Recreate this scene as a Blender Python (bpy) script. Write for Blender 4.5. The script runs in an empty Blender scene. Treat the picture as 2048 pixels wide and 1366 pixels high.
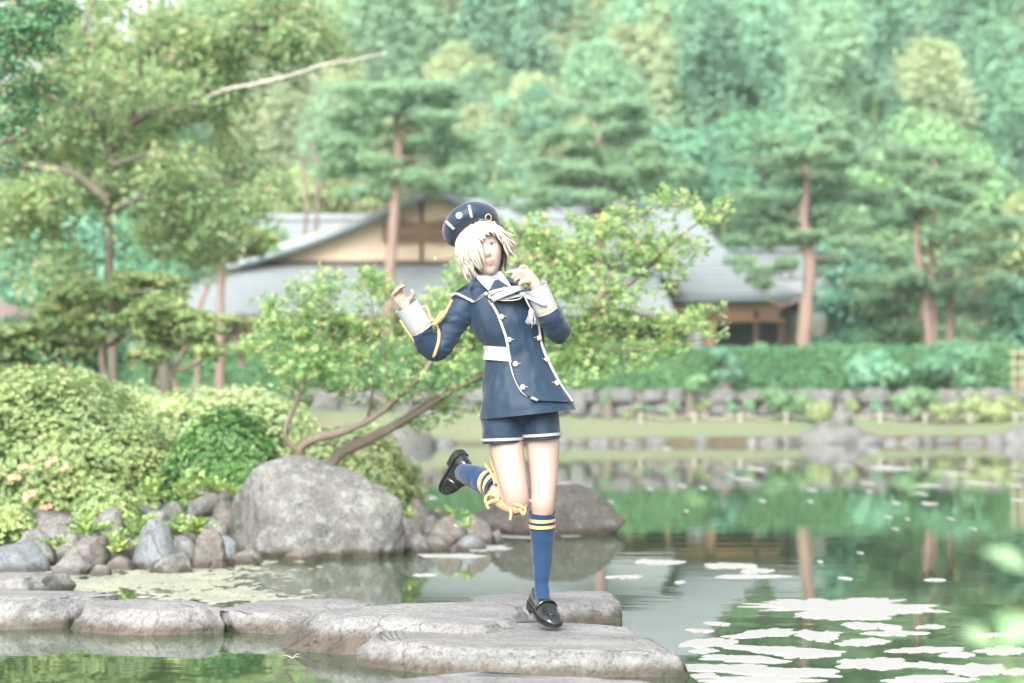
import bpy, math, random
import numpy as np
from mathutils import Vector, Matrix, Euler

scene = bpy.context.scene
COL = scene.collection
# ------------------------------------------------------------------ camera
FPX, HC, HOR = 4836.0, 0.98, 795.0          # focal length in photo pixels, camera height over the pond, horizon row
DP = 9.21                                    # distance of the person
cam_d = bpy.data.cameras.new("camera")
cam_d.sensor_width = 36.0
cam_d.lens = FPX / 2048.0 * 36.0
cam_d.shift_y = (HOR - 683.0) / 2048.0
cam_d.clip_start, cam_d.clip_end = 0.1, 3000.0
cam_d.dof.use_dof = True
cam_d.dof.focus_distance = DP
cam_d.dof.aperture_fstop = 2.7
cam = bpy.data.objects.new("camera", cam_d)
cam.location = (0, 0, HC)
cam.rotation_euler = (math.radians(90), 0, 0)
COL.objects.link(cam)
scene.camera = cam
# ------------------------------------------------------------------ sky and sun (bright overcast)
SUN_EL, SUN_ROT = math.radians(35), math.radians(194)
world = bpy.data.worlds.new("World")
scene.world = world
world.use_nodes = True
wn, wl = world.node_tree.nodes, world.node_tree.links
wn.clear()
sky = wn.new("ShaderNodeTexSky"); sky.sky_type = 'NISHITA'; sky.sun_disc = False
sky.sun_elevation, sky.sun_rotation = SUN_EL, SUN_ROT
sky.air_density, sky.dust_density, sky.ozone_density = 1.0, 4.0, 1.0
hsv = wn.new("ShaderNodeHueSaturation"); hsv.inputs["Saturation"].default_value = 0.22
bgn = wn.new("ShaderNodeBackground"); bgn.inputs["Strength"].default_value = 0.15
wout = wn.new("ShaderNodeOutputWorld")
wl.new(sky.outputs[0], hsv.inputs["Color"]); wl.new(hsv.outputs[0], bgn.inputs[0]); wl.new(bgn.outputs[0], wout.inputs[0])
sun_d = bpy.data.lights.new("sun", 'SUN')
sun_d.energy, sun_d.angle, sun_d.color = 1.5, math.radians(35), (1.0, 0.975, 0.94)
sun = bpy.data.objects.new("sun", sun_d)
sun.location = (6, -6, 14)
_d = Vector((math.sin(SUN_ROT) * math.cos(SUN_EL), math.cos(SUN_ROT) * math.cos(SUN_EL), math.sin(SUN_EL)))
sun.rotation_euler = _d.to_track_quat('Z', 'Y').to_euler()
COL.objects.link(sun)
vs = scene.view_settings
vs.view_transform, vs.look, vs.gamma, vs.use_curve_mapping = 'Standard', 'None', 1.0, False
vs.exposure = 1.64
scene.render.engine = 'CYCLES'
cy = scene.cycles
cy.max_bounces, cy.diffuse_bounces, cy.glossy_bounces, cy.transmission_bounces, cy.volume_bounces = 8, 4, 4, 4, 0
cy.use_denoising = True
cy.caustics_reflective = cy.caustics_refractive = False

# ------------------------------------------------------------------ helpers
rng = np.random.default_rng(7)
def at(px, py, Y): return np.array([(px - 1024) * Y / FPX, Y, HC - (py - HOR) * Y / FPX])
def pond_y(py): return FPX * HC / (py - HOR)
def arr(x): return np.asarray(x, dtype=np.float64)
def nrm(v): return v / np.maximum(np.linalg.norm(v, axis=-1, keepdims=True), 1e-9)

_P = np.random.default_rng(3).random(4096)
def _hash(i, j, k, s): return _P[(i * 73 + j * 179 + k * 283 + s * 37 + (i * j) % 97 + (j * k) % 89) & 4095]
def vnoise(p, s=0):
    p = arr(p); f = np.floor(p); t = p - f; i, j, k = f.astype(np.int64).T + 1000
    u, v, w = (t * t * (3 - 2 * t)).T
    r = 0
    for a in (0, 1):
        for b in (0, 1):
            for c in (0, 1):
                r = r + _hash(i + a, j + b, k + c, s) * (u if a else 1 - u) * (v if b else 1 - v) * (w if c else 1 - w)
    return r * 2 - 1
def fbm(p, s=0, o=4):
    p = arr(p); r = 0; a = 1.0; q = p.copy()
    for n in range(o):
        r = r + a * vnoise(q, s + n * 11); a *= 0.5; q = q * 2.03 + 5.1
    return r

def setp(o, label=None, cat=None, group=None, kind=None):
    if label: o["label"] = label
    if cat: o["category"] = cat
    if group: o["group"] = group
    if kind: o["kind"] = kind
    return o
def mesh(name, parts, smooth=True):
    """parts: list of (V, F) with F an (n,k) array"""
    Vs, Ls, Ss, Ts = [], [], [], []; off = 0; lo = 0
    for V, Fc in parts:
        V = arr(V).reshape(-1, 3); Fc = np.asarray(Fc, dtype=np.int64)
        if len(Fc) == 0: continue
        Vs.append(V); k = Fc.shape[1]
        Ls.append((Fc + off).ravel()); Ss.append(lo + np.arange(len(Fc)) * k); Ts.append(np.full(len(Fc), k))
        off += len(V); lo += Fc.size
    me = bpy.data.meshes.new(name)
    V = np.concatenate(Vs); L = np.concatenate(Ls); S = np.concatenate(Ss); T = np.concatenate(Ts)
    me.vertices.add(len(V)); me.vertices.foreach_set("co", V.astype(np.float32).ravel())
    me.loops.add(len(L)); me.loops.foreach_set("vertex_index", L.astype(np.int32))
    me.polygons.add(len(S)); me.polygons.foreach_set("loop_start", S.astype(np.int32))
    me.polygons.foreach_set("use_smooth", np.full(len(S), bool(smooth)))
    me.update(calc_edges=True); me.validate()
    return me
def obj(name, parts, mat, parent=None, smooth=True, loc=None):
    me = parts if isinstance(parts, bpy.types.Mesh) else mesh(name, parts, smooth)
    if mat is not None and not me.materials: me.materials.append(mat)
    o = bpy.data.objects.new(name, me); COL.objects.link(o)
    if parent is not None: o.parent = parent
    if loc is not None: o.location = loc
    return o
def empty(name, loc=(0, 0, 0), rz=0.0):
    o = bpy.data.objects.new(name, None); COL.objects.link(o)
    o.location = loc; o.rotation_euler = (0, 0, rz); o.empty_display_size = 0.1
    return o
def local(parts, loc):
    l = arr(loc); return [(arr(V) - l, Fc) for V, Fc in parts]
def copy_tree(o, parent=None):
    c = o.copy(); COL.objects.link(c); c.parent = parent
    for ch in o.children: copy_tree(ch, c)
    return c

def catmull(P, n):
    P = arr(P); m = len(P)
    if m < 3: 
        t = np.linspace(0, 1, n)[:, None]; return P[0] * (1 - t) + P[-1] * t
    Q = np.vstack([2 * P[0] - P[1], P, 2 * P[-1] - P[-2]])
    t = np.linspace(0, m - 1 - 1e-9, n); i = t.astype(int); f = (t - i)[:, None]
    a, b, c, d = Q[i], Q[i + 1], Q[i + 2], Q[i + 3]
    return 0.5 * (2 * b + (c - a) * f + (2 * a - 5 * b + 4 * c - d) * f * f + (3 * b - a - 3 * c + d) * f ** 3)
def ring_faces(nr, ns, close=True):
    i = np.arange(nr - 1)[:, None] * ns; j = np.arange(ns if close else ns - 1)[None]
    k = (j + 1) % ns
    return np.stack([i + j, i + k, i + ns + k, i + ns + j], -1).reshape(-1, 4)
def tube(P, R, ns=8, n=None, wob=0.0, seed=0, flat=None, cap=True):
    """tapered tube through points; R radii per control point"""
    P = arr(P); n = n or max(2, (len(P) - 1) * 5)
    R = np.interp(np.linspace(0, 1, n), np.linspace(0, 1, len(P)), np.broadcast_to(arr(R), (len(P),)))
    Q = catmull(P, n)
    T = nrm(np.gradient(Q, axis=0))
    up = np.array([0, 0, 1.0]) if abs(T[0][2]) < 0.9 else np.array([0, 1.0, 0])
    A = np.zeros_like(Q); a = up
    for i in range(n):
        a = a - T[i] * a.dot(T[i]); a = a / max(np.linalg.norm(a), 1e-9); A[i] = a
    B = np.cross(T, A)
    th = np.arange(ns) * 2 * math.pi / ns
    c, s = np.cos(th), np.sin(th)
    fl = 1.0 if flat is None else flat
    V = Q[:, None] + R[:, None, None] * (A[:, None] * c[None, :, None] * fl + B[:, None] * s[None, :, None])
    if wob:
        V = V + (V - Q[:, None]) * (wob * fbm(V.reshape(-1, 3) / max(R.max(), 1e-6) * 0.6, seed, 3).reshape(n, ns, 1))
    V = V.reshape(-1, 3); out = [(V, ring_faces(n, ns))]
    if cap:
        V2 = np.vstack([V[:ns], Q[:1]]); Fs = np.array([[(k + 1) % ns, k, ns] for k in range(ns)])
        V3 = np.vstack([V[-ns:], Q[-1:]]); Fe = np.array([[k, (k + 1) % ns, ns] for k in range(ns)])
        out += [(V2, Fs), (V3, Fe)]
    return out
def box(c, s, rz=0.0):
    c = arr(c); s = arr(s) / 2
    V = np.array([[x, y, z] for z in (-1, 1) for y in (-1, 1) for x in (-1, 1)]) * s
    ca, sa = math.cos(rz), math.sin(rz)
    V = np.stack([V[:, 0] * ca - V[:, 1] * sa, V[:, 0] * sa + V[:, 1] * ca, V[:, 2]], 1) + c
    return (V, np.array([[0, 2, 3, 1], [4, 5, 7, 6], [0, 1, 5, 4], [2, 6, 7, 3], [0, 4, 6, 2], [1, 3, 7, 5]]))
def frames(N, rnd, spin=True):
    """rotation matrices whose Z is N and whose Y (leaf length) is a random tangent"""
    N = nrm(N); R = rnd.normal(size=N.shape)
    T = nrm(R - N * (R * N).sum(1, keepdims=True))
    return np.stack([np.cross(T, N), T, N], -1)
def frames_y(Yd, rnd, up=(0, 0, 1), jit=0.35):
    """Y (leaf length) along Yd, Z close to up"""
    Yd = nrm(Yd); U = np.broadcast_to(arr(up), Yd.shape) + rnd.normal(size=Yd.shape) * jit
    Z = nrm(U - Yd * (U * Yd).sum(1, keepdims=True))
    return np.stack([np.cross(Yd, Z), Yd, Z], -1)
def scatter(tmpl, pos, M, sc):
    tv, tf = tmpl; n = len(pos); m = len(tv)
    sc = np.broadcast_to(arr(sc), (n,))
    V = np.einsum('nij,mj->nmi', M, tv) * sc[:, None, None] + pos[:, None]
    Fc = (np.arange(n) * m)[:, None, None] + tf[None]
    return (V.reshape(-1, 3), Fc.reshape(-1, tf.shape[1]))
def ico(sub):
    import bmesh
    bm = bmesh.new(); bmesh.ops.create_icosphere(bm, subdivisions=sub, radius=1.0)
    V = np.array([v.co[:] for v in bm.verts]); Fc = np.array([[v.index for v in f.verts] for f in bm.faces])
    bm.free(); return V, Fc
ICO = {k: ico(k) for k in (2, 3, 4, 5, 6)}

# leaf templates: Y is the leaf's length, Z its face
def _lance(w, bend=0.06):
    return (np.array([[0, 0, 0], [w, .45, bend], [-w, .45, bend], [0, 1, -bend * 1.5]]), np.array([[0, 1, 3], [0, 3, 2]]))
LEAF = _lance(.26)
NARROW = _lance(.10, .03)
def _maple(lobes=5):
    V = [[0, 0, 0]]; Fc = []
    for k in range(lobes):
        a = (k - (lobes - 1) / 2) * math.radians(52 if lobes == 5 else 62); L = [0.62, .9, 1.0, .9, .62][k] if lobes == 5 else [.75, 1, .75][k]
        d = np.array([math.sin(a), math.cos(a)]); p = np.array([d[1], -d[0]])
        b = len(V)
        for q in (d * L * .45 + p * .13, d * L, d * L * .45 - p * .13):
            V.append([q[0], q[1], -.16 * (q @ q)])
        Fc += [[0, b, b + 1], [0, b + 1, b + 2]]
    return (np.array(V), np.array(Fc))
MAPLE, MAPLE3 = _maple(5), _maple(3)
def _fan(n, spread, w, seed, lift=.55):
    r = np.random.default_rng(seed); V = []; Fc = []
    for k in range(n):
        a = k * 2 * math.pi / n + r.uniform(-.3, .3); e = lift + r.uniform(-spread, spread)
        d = np.array([math.cos(a) * math.cos(e), math.sin(a) * math.cos(e), math.sin(e)]); p = np.array([-math.sin(a), math.cos(a), 0]) * w
        L = r.uniform(.75, 1); b = len(V)
        V += [d * .02, d * L * .5 + p, d * L, d * L * .5 - p]; Fc += [[b, b + 1, b + 2], [b, b + 2, b + 3]]
    return (np.array(V), np.array(Fc))
TUFT = _fan(5, .45, .12, 1, .7)           # pine needles
ROSETTE = _fan(5, .25, .21, 2, .5)         # azalea whorl
def _spray(n, seed):
    r = np.random.default_rng(seed); V = []; Fc = []
    for k in range(n):
        a = (k - (n - 1) / 2) * .38 + r.uniform(-.1, .1); o = np.array([0, r.uniform(0, .25), 0])
        d = np.array([math.sin(a), math.cos(a), r.uniform(-.25, .1)]); p = np.array([math.cos(a), -math.sin(a), 0]) * .065; b = len(V)
        V += [o, o + d * .4 + p, o + d * r.uniform(.75, 1), o + d * .4 - p]; Fc += [[b, b + 1, b + 2], [b, b + 2, b + 3]]
    return (np.array(V), np.array(Fc))
SPRAY = _spray(5, 4)

# ------------------------------------------------------------------ materials
def newmat(name):
    m = bpy.data.materials.new(name); m.use_nodes = True
    nt = m.node_tree; nt.nodes.clear(); return m, nt, nt.nodes, nt.links
def ramp(nt, fac, stops):
    r = nt.nodes.new("ShaderNodeValToRGB"); e = r.color_ramp.elements
    while len(e) < len(stops): e.new(0.5)
    for el, (p, c) in zip(e, stops): el.position = p; el.color = (*c, 1)
    nt.links.new(fac, r.inputs[0]); return r.outputs[0]
def noise(nt, scale, detail=4, rough=.6, vec=None, coord="Object"):
    n = nt.nodes.new("ShaderNodeTexNoise"); n.inputs["Scale"].default_value = scale; n.inputs["Detail"].default_value = detail; n.inputs["Roughness"].default_value = rough
    if vec is None:
        tc = nt.nodes.new("ShaderNodeTexCoord"); vec = tc.outputs[coord]
    nt.links.new(vec, n.inputs["Vector"]); return n.outputs["Fac"]
def mixc(nt, f, a, b, mode='MIX'):
    m = nt.nodes.new("ShaderNodeMix"); m.data_type = 'RGBA'; m.blend_type = mode
    for inp, v in ((m.inputs[0], f), (m.inputs[6], a), (m.inputs[7], b)):
        if hasattr(v, "is_linked"): nt.links.new(v, inp)
        elif isinstance(v, (int, float)): inp.default_value = v
        else: inp.default_value = (*v, 1)
    return m.outputs[2]
def mscale(nt, coord, s):
    tc = nt.nodes.new("ShaderNodeTexCoord"); mp = nt.nodes.new("ShaderNodeMapping"); mp.inputs["Scale"].default_value = s
    nt.links.new(tc.outputs[coord], mp.inputs[0]); return mp.outputs[0]
def bump(nt, h, strength=.4, dist=.01, normal=None):
    b = nt.nodes.new("ShaderNodeBump"); b.inputs["Strength"].default_value = strength; b.inputs["Distance"].default_value = dist
    nt.links.new(h, b.inputs["Height"])
    if normal is not None: nt.links.new(normal, b.inputs["Normal"])
    return b.outputs[0]
def princ(nt, col, rough=.6, spec=.5, normal=None, **kw):
    p = nt.nodes.new("ShaderNodeBsdfPrincipled")
    if hasattr(col, "is_linked"): nt.links.new(col, p.inputs["Base Color"])
    else: p.inputs["Base Color"].default_value = (*col, 1)
    if hasattr(rough, "is_linked"): nt.links.new(rough, p.inputs["Roughness"])
    else: p.inputs["Roughness"].default_value = rough
    p.inputs["Specular IOR Level"].default_value = spec
    if normal is not None: nt.links.new(normal, p.inputs["Normal"])
    for k, v in kw.items(): p.inputs[k.replace("_", " ")].default_value = v
    return p.outputs[0]
def finish(nt, sh):
    o = nt.nodes.new("ShaderNodeOutputMaterial"); nt.links.new(sh, o.inputs[0])
def simple(name, c1, c2=None, scale=8, rough=.6, spec=.4, bs=0, bd=.004, bscale=None, stretch=None, **kw):
    m, nt, N, L = newmat(name)
    vec = mscale(nt, "Object", stretch) if stretch else None
    col = c1 if c2 is None else mixc(nt, noise(nt, scale, 5, .6, vec), c1, c2)
    nm = bump(nt, noise(nt, bscale or scale * 3, 5, .65, vec), bs, bd) if bs else None
    finish(nt, princ(nt, col, rough, spec, nm, **kw)); return m
def leafmat(name, dark, mid, light, tip=None, tipat=.93, trans=.28, patch=1.0, rough=.55):
    m, nt, N, L = newmat(name)
    g = N.new("ShaderNodeNewGeometry")
    oi = N.new("ShaderNodeObjectInfo")
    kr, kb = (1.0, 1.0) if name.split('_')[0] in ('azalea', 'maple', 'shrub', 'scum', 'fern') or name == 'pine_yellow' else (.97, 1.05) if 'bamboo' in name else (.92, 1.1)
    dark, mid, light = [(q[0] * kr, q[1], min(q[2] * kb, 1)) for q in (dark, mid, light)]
    stops = [(0, dark), (.45, mid), (.85, light)]
    if tip: stops = [(0, dark), (.4, mid), (tipat - .06, light), (tipat, tip)]
    c = ramp(nt, g.outputs["Random Per Island"], stops)
    tc = N.new("ShaderNodeTexCoord")
    nz = noise(nt, patch, 3, .6, tc.outputs["Object"])
    cl = ramp(nt, nz, [(.3, (.72, .80, .80)), (.7, (1.22, 1.15, .98))])
    c = mixc(nt, 1.0, c, cl, 'MULTIPLY')
    h = N.new("ShaderNodeHueSaturation"); L.new(c, h.inputs["Color"])
    mr = N.new("ShaderNodeMapRange"); mr.inputs[3].default_value = .84; mr.inputs[4].default_value = 1.16; L.new(oi.outputs["Random"], mr.inputs[0]); L.new(mr.outputs[0], h.inputs["Value"])
    c = h.outputs[0]
    p = princ(nt, c, rough, .3)
    t = N.new("ShaderNodeBsdfTranslucent"); L.new(c, t.inputs[0])
    mx = N.new("ShaderNodeMixShader"); mx.inputs[0].default_value = trans
    L.new(p, mx.inputs[1]); L.new(t.outputs[0], mx.inputs[2]); finish(nt, mx.outputs[0]); return m
def rockmat(name, c1, c2, c3, wet=(.045, .085), lich=(.42, .46, .42), lamt=.5):
    m, nt, N, L = newmat(name)
    tc = N.new("ShaderNodeTexCoord"); ge = N.new("ShaderNodeNewGeometry"); oi = N.new("ShaderNodeObjectInfo")
    av = N.new("ShaderNodeVectorMath"); av.operation = 'ADD'; L.new(ge.outputs["Position"], av.inputs[0]); L.new(oi.outputs["Location"], av.inputs[1])
    V = av.outputs[0]
    big = noise(nt, 3.2, 5, .62, V); fine = noise(nt, 55, 6, .75, V); mid = noise(nt, 14, 6, .7, V)
    c = ramp(nt, big, [(.3, c1), (.5, c2), (.7, c3)])
    sp = ramp(nt, fine, [(.36, (.38, .36, .35)), (.5, (1, 1, 1)), (.68, (1.35, 1.33, 1.3))])
    c = mixc(nt, .75, c, sp, 'MULTIPLY')
    lm = ramp(nt, mid, [(.52, (0, 0, 0)), (.62, (1, 1, 1))])
    lf = N.new("ShaderNodeMath"); lf.operation = 'MULTIPLY'; lf.inputs[1].default_value = lamt; L.new(lm, lf.inputs[0])
    c = mixc(nt, lf.outputs[0], c, lich)
    pits = ramp(nt, noise(nt, 26, 4, .8, V), [(.30, (.25, .24, .22)), (.40, (1, 1, 1))])
    c = mixc(nt, .8, c, pits, 'MULTIPLY')
    vo = N.new('ShaderNodeTexVoronoi'); vo.feature = 'DISTANCE_TO_EDGE'; vo.inputs['Scale'].default_value = 2.3
    wd = N.new('ShaderNodeVectorMath'); wd.operation = 'MULTIPLY_ADD'; wd.inputs[1].default_value = (.5, .5, .5); nz_ = N.new('ShaderNodeTexNoise'); nz_.inputs['Scale'].default_value = 2.6; nz_.inputs['Detail'].default_value = 5; L.new(V, nz_.inputs['Vector']); L.new(nz_.outputs['Color'], wd.inputs[0]); L.new(V, wd.inputs[2]); L.new(wd.outputs[0], vo.inputs['Vector'])
    crk = ramp(nt, vo.outputs['Distance'], [(.0, (.35, .33, .30)), (.018, (1, 1, 1))])
    cm = N.new('ShaderNodeMath'); cm.operation = 'GREATER_THAN'; cm.inputs[1].default_value = .52; L.new(big, cm.inputs[0])
    c = mixc(nt, cm.outputs[0], c, mixc(nt, .7, c, crk, 'MULTIPLY'))
    rough = .85
    if wet:                               # tide stain: algae line just over the water
        sx = N.new("ShaderNodeSeparateXYZ"); L.new(ge.outputs["Position"], sx.inputs[0])
        wv = N.new("ShaderNodeMath"); wv.operation = 'MULTIPLY_ADD'; wv.inputs[1].default_value = .05; L.new(mid, wv.inputs[0]); L.new(sx.outputs["Z"], wv.inputs[2])
        wm = ramp(nt, wv.outputs[0], [(wet[0], (1, 1, 1)), (wet[1], (0, 0, 0))])
        c = mixc(nt, wm, c, mixc(nt, 1.0, c, (.36, .30, .23), 'MULTIPLY'))
        rr = N.new("ShaderNodeMapRange"); rr.inputs[3].default_value = .85; rr.inputs[4].default_value = .35; L.new(wm, rr.inputs[0]); rough = rr.outputs[0]
    ad = N.new("ShaderNodeMath"); ad.operation = 'MULTIPLY_ADD'; ad.inputs[1].default_value = .5; L.new(fine, ad.inputs[0]); L.new(mid, ad.inputs[2])
    finish(nt, princ(nt, c, rough, .35, bump(nt, ad.outputs[0], .75, .012))); return m

M = {}
M["stone_pale"] = rockmat("stone_pale", (.125, .125, .125), (.195, .194, .192), (.265, .262, .259), lich=(.29, .293, .29), lamt=.35)
M["stone_stained"] = rockmat("stone_stained", (.125, .125, .125), (.195, .194, .192), (.265, .262, .259), wet=(.085, .125), lich=(.29, .293, .29), lamt=.35)
M["stone_grey"] = rockmat("stone_grey", (.085, .082, .078), (.14, .136, .13), (.20, .195, .187), lich=(.23,.255,.24), lamt=.65)
M["stone_blue"] = rockmat("stone_blue", (.105, .12, .132), (.15, .17, .182), (.20, .215, .225), lich=(.23,.255,.25))
M["stone_brown"] = rockmat("stone_brown", (.085, .074, .067), (.13, .117, .107), (.18, .165, .153), lich=(.21,.215,.20))
M["stone_far"] = rockmat("stone_far", (.085, .084, .082), (.135, .133, .129), (.19, .187, .182), wet=False, lich=(.19,.21,.19))
M["bark_red"] = simple("bark_red", (.17, .115, .092), (.28, .205, .172), 3, .85, .2, .6, .03, 9, (1, 1, .35))
M["bark_grey"] = simple("bark_grey", (.12, .095, .075), (.22, .18, .145), 14, .8, .25, .6, .006, 40, (1, 1, .5))
M["bark_dark"] = simple("bark_dark", (.08, .075, .06), (.16, .14, .11), 8, .85, .2, .5, .01, 20)
M["bark_pale"] = simple("bark_pale", (.34, .31, .29), (.52, .48, .45), 8, .8, .2, .4, .01, 20)
M["maple"] = leafmat("maple", (.10, .22, .085), (.23, .38, .15), (.45, .56, .28), (.58, .42, .28), .975, .45, 2.0)
M["maple_far"] = leafmat("maple_far", (.19, .35, .15), (.35, .51, .25), (.52, .62, .38), (.56, .48, .34), .975, .55, .8)
M["corner"] = leafmat("corner", (.045, .14, .07), (.09, .23, .12), (.18, .34, .17), (.40, .27, .16), .97, .3, 1.2)
M["azalea"] = leafmat("azalea", (.15, .27, .10), (.29, .41, .17), (.47, .56, .30), (.46, .44, .26), .95, .28, 2.2)
M["azalea_dark"] = leafmat("azalea_dark", (.05, .16, .05), (.12, .27, .09), (.26, .41, .17), None, .9, .32, 3.0)
M["azalea_light"] = leafmat("azalea_light", (.26, .38, .16), (.43, .54, .27), (.58, .65, .40), None, .9, .3, 2.2)
M["flower"] = simple("flower", (.75, .27, .20), (.85, .42, .34), 20, .6, .2)
M["shrub"] = leafmat("shrub", (.12, .23, .085), (.25, .37, .15), (.43, .51, .25), (.52, .40, .22), .96, .38, 1.0)
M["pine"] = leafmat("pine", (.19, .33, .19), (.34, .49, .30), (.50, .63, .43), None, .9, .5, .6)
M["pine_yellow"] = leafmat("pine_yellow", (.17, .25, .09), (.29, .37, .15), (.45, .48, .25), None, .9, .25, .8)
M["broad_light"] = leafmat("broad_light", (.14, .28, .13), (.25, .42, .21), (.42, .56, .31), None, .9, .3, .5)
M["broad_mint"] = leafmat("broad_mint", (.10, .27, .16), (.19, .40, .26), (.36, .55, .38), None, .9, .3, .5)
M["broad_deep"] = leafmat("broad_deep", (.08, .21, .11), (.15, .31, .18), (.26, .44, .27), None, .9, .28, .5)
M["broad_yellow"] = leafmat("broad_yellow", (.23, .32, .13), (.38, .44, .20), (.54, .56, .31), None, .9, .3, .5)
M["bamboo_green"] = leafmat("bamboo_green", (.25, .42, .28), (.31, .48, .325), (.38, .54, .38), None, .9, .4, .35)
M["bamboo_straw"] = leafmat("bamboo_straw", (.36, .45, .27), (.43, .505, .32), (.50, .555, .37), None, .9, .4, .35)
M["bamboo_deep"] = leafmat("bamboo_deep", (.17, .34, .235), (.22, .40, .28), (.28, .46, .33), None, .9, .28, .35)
M["culm"] = simple("culm", (.22, .32, .14), (.34, .40, .20), 2, .5, .4)
M["hedge"] = leafmat("hedge", (.05, .15, .065), (.10, .24, .11), (.19, .35, .17), None, .9, .25, .8)
M["fern"] = leafmat("fern", (.13, .26, .07), (.28, .42, .13), (.48, .58, .24), None, .9, .35, 3.0)
M["foam"] = simple("foam", (.245, .245, .232), (.34, .34, .328), 30, .9, .2, .5, .004, 120)
M["scum"] = leafmat("scum", (.24, .25, .19), (.31, .318, .26), (.38, .38, .335), None, .9, .1, 3.0, .9)
# ------------------------------------------------------------------ ground, pond
POND = arr([(-9, 12.4), (-6.5, 13.2), (-3.4, 13.9), (-2.2, 14.4), (-1.5, 14.9), (-.75, 15.6), (-.25, 16.3), (-.25, 17.2), (-.55, 19), (-1.1, 22), (-1.7, 27),
            (-2.4, 36), (-3.0, 45), (-4.2, 49.6), (-2, 50.6), (3, 51.2), (10, 51.6), (18, 51.2), (30, 52), (60, 50), (62, 20), (40, 4), (6, 2.6), (2, 3.2), (-3, 3.0), (-9, 4)])
def pond_sd(X, Y):
    """signed distance to the pond outline, negative in the water"""
    P = np.stack([X.ravel(), Y.ravel()], 1); d2 = np.full(len(P), 1e9); ins = np.zeros(len(P), bool)
    for a, b in zip(POND, np.roll(POND, -1, 0)):
        e = b - a; w = P - a; t = np.clip((w @ e) / (e @ e), 0, 1)[:, None]; q = w - t * e
        d2 = np.minimum(d2, (q * q).sum(1))
        c = (a[1] > P[:, 1]) != (b[1] > P[:, 1])
        with np.errstate(divide='ignore', invalid='ignore'):
            ins ^= c & (P[:, 0] < (b[0] - a[0]) * (P[:, 1] - a[1]) / (b[1] - a[1] + 1e-12) + a[0])
    d = np.sqrt(d2); d[ins] *= -1
    return d.reshape(X.shape)
def ground_z(X, Y):
    X, Y = np.broadcast_arrays(arr(X), arr(Y)); sd = pond_sd(X, Y)
    hill = np.interp(Y, [51, 51.25, 56.75, 57.2, 74, 82, 100, 130, 180, 300], [0, .13, .50, 1.12, 1.35, 3.0, 9.5, 19, 30, 34])
    tap = np.interp(X, [-30, -13, -4], [.5, .72, 1.0])
    hill = np.where(Y > 76, 1.35 + (hill - 1.35) * tap, hill)
    bank = np.interp(sd, [0, .15, .6, 1.3, 4, 9], [0, .04, .12, .25, .80, 1.02])
    k = np.clip((Y - 44) / 6, 0, 1)
    left = X < 0
    near = np.interp(sd, [0, .2, 3], [0, .1, .2])
    z = np.where(Y > 51, np.where(left & (Y < 56), np.maximum(bank * .8, hill), hill), np.where(left & (Y > 8), bank, np.where(Y > 45, np.maximum(near, hill), near)))
    z = z + .05 * fbm(np.stack([X.ravel() * .5, Y.ravel() * .5, 0 * X.ravel()], 1), 5, 3).reshape(X.shape) * np.clip(sd / 2, 0, 1)
    deep = np.interp(-sd, [0, .1, .6, 2], [-.02, -.12, -.35, -.8])
    return np.where(sd < 0, deep, z)
def axis(segs):
    out = [segs[0][0]]
    for a, b, n in segs: out += list(np.linspace(a, b, n + 1)[1:])
    return arr(out)
gx = axis([(-260, -40, 12), (-40, -9, 24), (-9, 2, 66), (2, 14, 30), (14, 40, 20), (40, 260, 12)])
gy = axis([(-120, 0, 10), (0, 11, 18), (11, 24, 78), (24, 48, 36), (48, 60, 60), (60, 140, 60), (140, 420, 14)])
GX, GY = np.meshgrid(gx, gy)
GZ = ground_z(GX, GY)
gi = np.arange(len(gy) - 1)[:, None] * len(gx) + np.arange(len(gx) - 1)[None]
gf = np.stack([gi, gi + 1, gi + 1 + len(gx), gi + len(gx)], -1).reshape(-1, 4)
m, nt, N, L = newmat("ground")
ge = N.new("ShaderNodeNewGeometry")
c = ramp(nt, noise(nt, .45, 5, .65, ge.outputs["Position"]), [(.30, (.25, .205, .155)), (.40, (.215, .23, .145)), (.58, (.185, .235, .14)), (.75, (.29, .295, .21))])
sy = N.new('ShaderNodeSeparateXYZ'); L.new(ge.outputs['Position'], sy.inputs[0])
soil = ramp(nt, noise(nt, 3.0, 5, .7, ge.outputs['Position']), [(.35, (.075, .055, .04)), (.6, (.12, .095, .065)), (.75, (.10, .12, .05))])
mrg = N.new('ShaderNodeMapRange'); mrg.inputs[1].default_value = 24; mrg.inputs[2].default_value = 40; L.new(sy.outputs['Y'], mrg.inputs[0])
c = mixc(nt, mrg.outputs[0], soil, c)
sat = N.new('ShaderNodeAttribute'); sat.attribute_name = 'shore'; c = mixc(nt, sat.outputs['Fac'], c, soil)
c = mixc(nt, .55, c, ramp(nt, noise(nt, 9, 6, .7, ge.outputs["Position"]), [(.3, (.45, .5, .4)), (.6, (1.15, 1.15, 1.05))]), 'MULTIPLY')
finish(nt, princ(nt, c, .9, .2, bump(nt, noise(nt, 25, 5, .7, ge.outputs["Position"]), .6, .05)))
M["ground"] = m
gnd = setp(obj("ground", [(np.stack([GX.ravel(), GY.ravel(), GZ.ravel()], 1), gf)], m), kind="structure")
sa_ = gnd.data.attributes.new("shore", 'FLOAT', 'POINT'); sa_.data.foreach_set("value", np.clip(1.4 - pond_sd(GX, GY) / .28, 0, 1).ravel().astype(np.float32))

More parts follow.
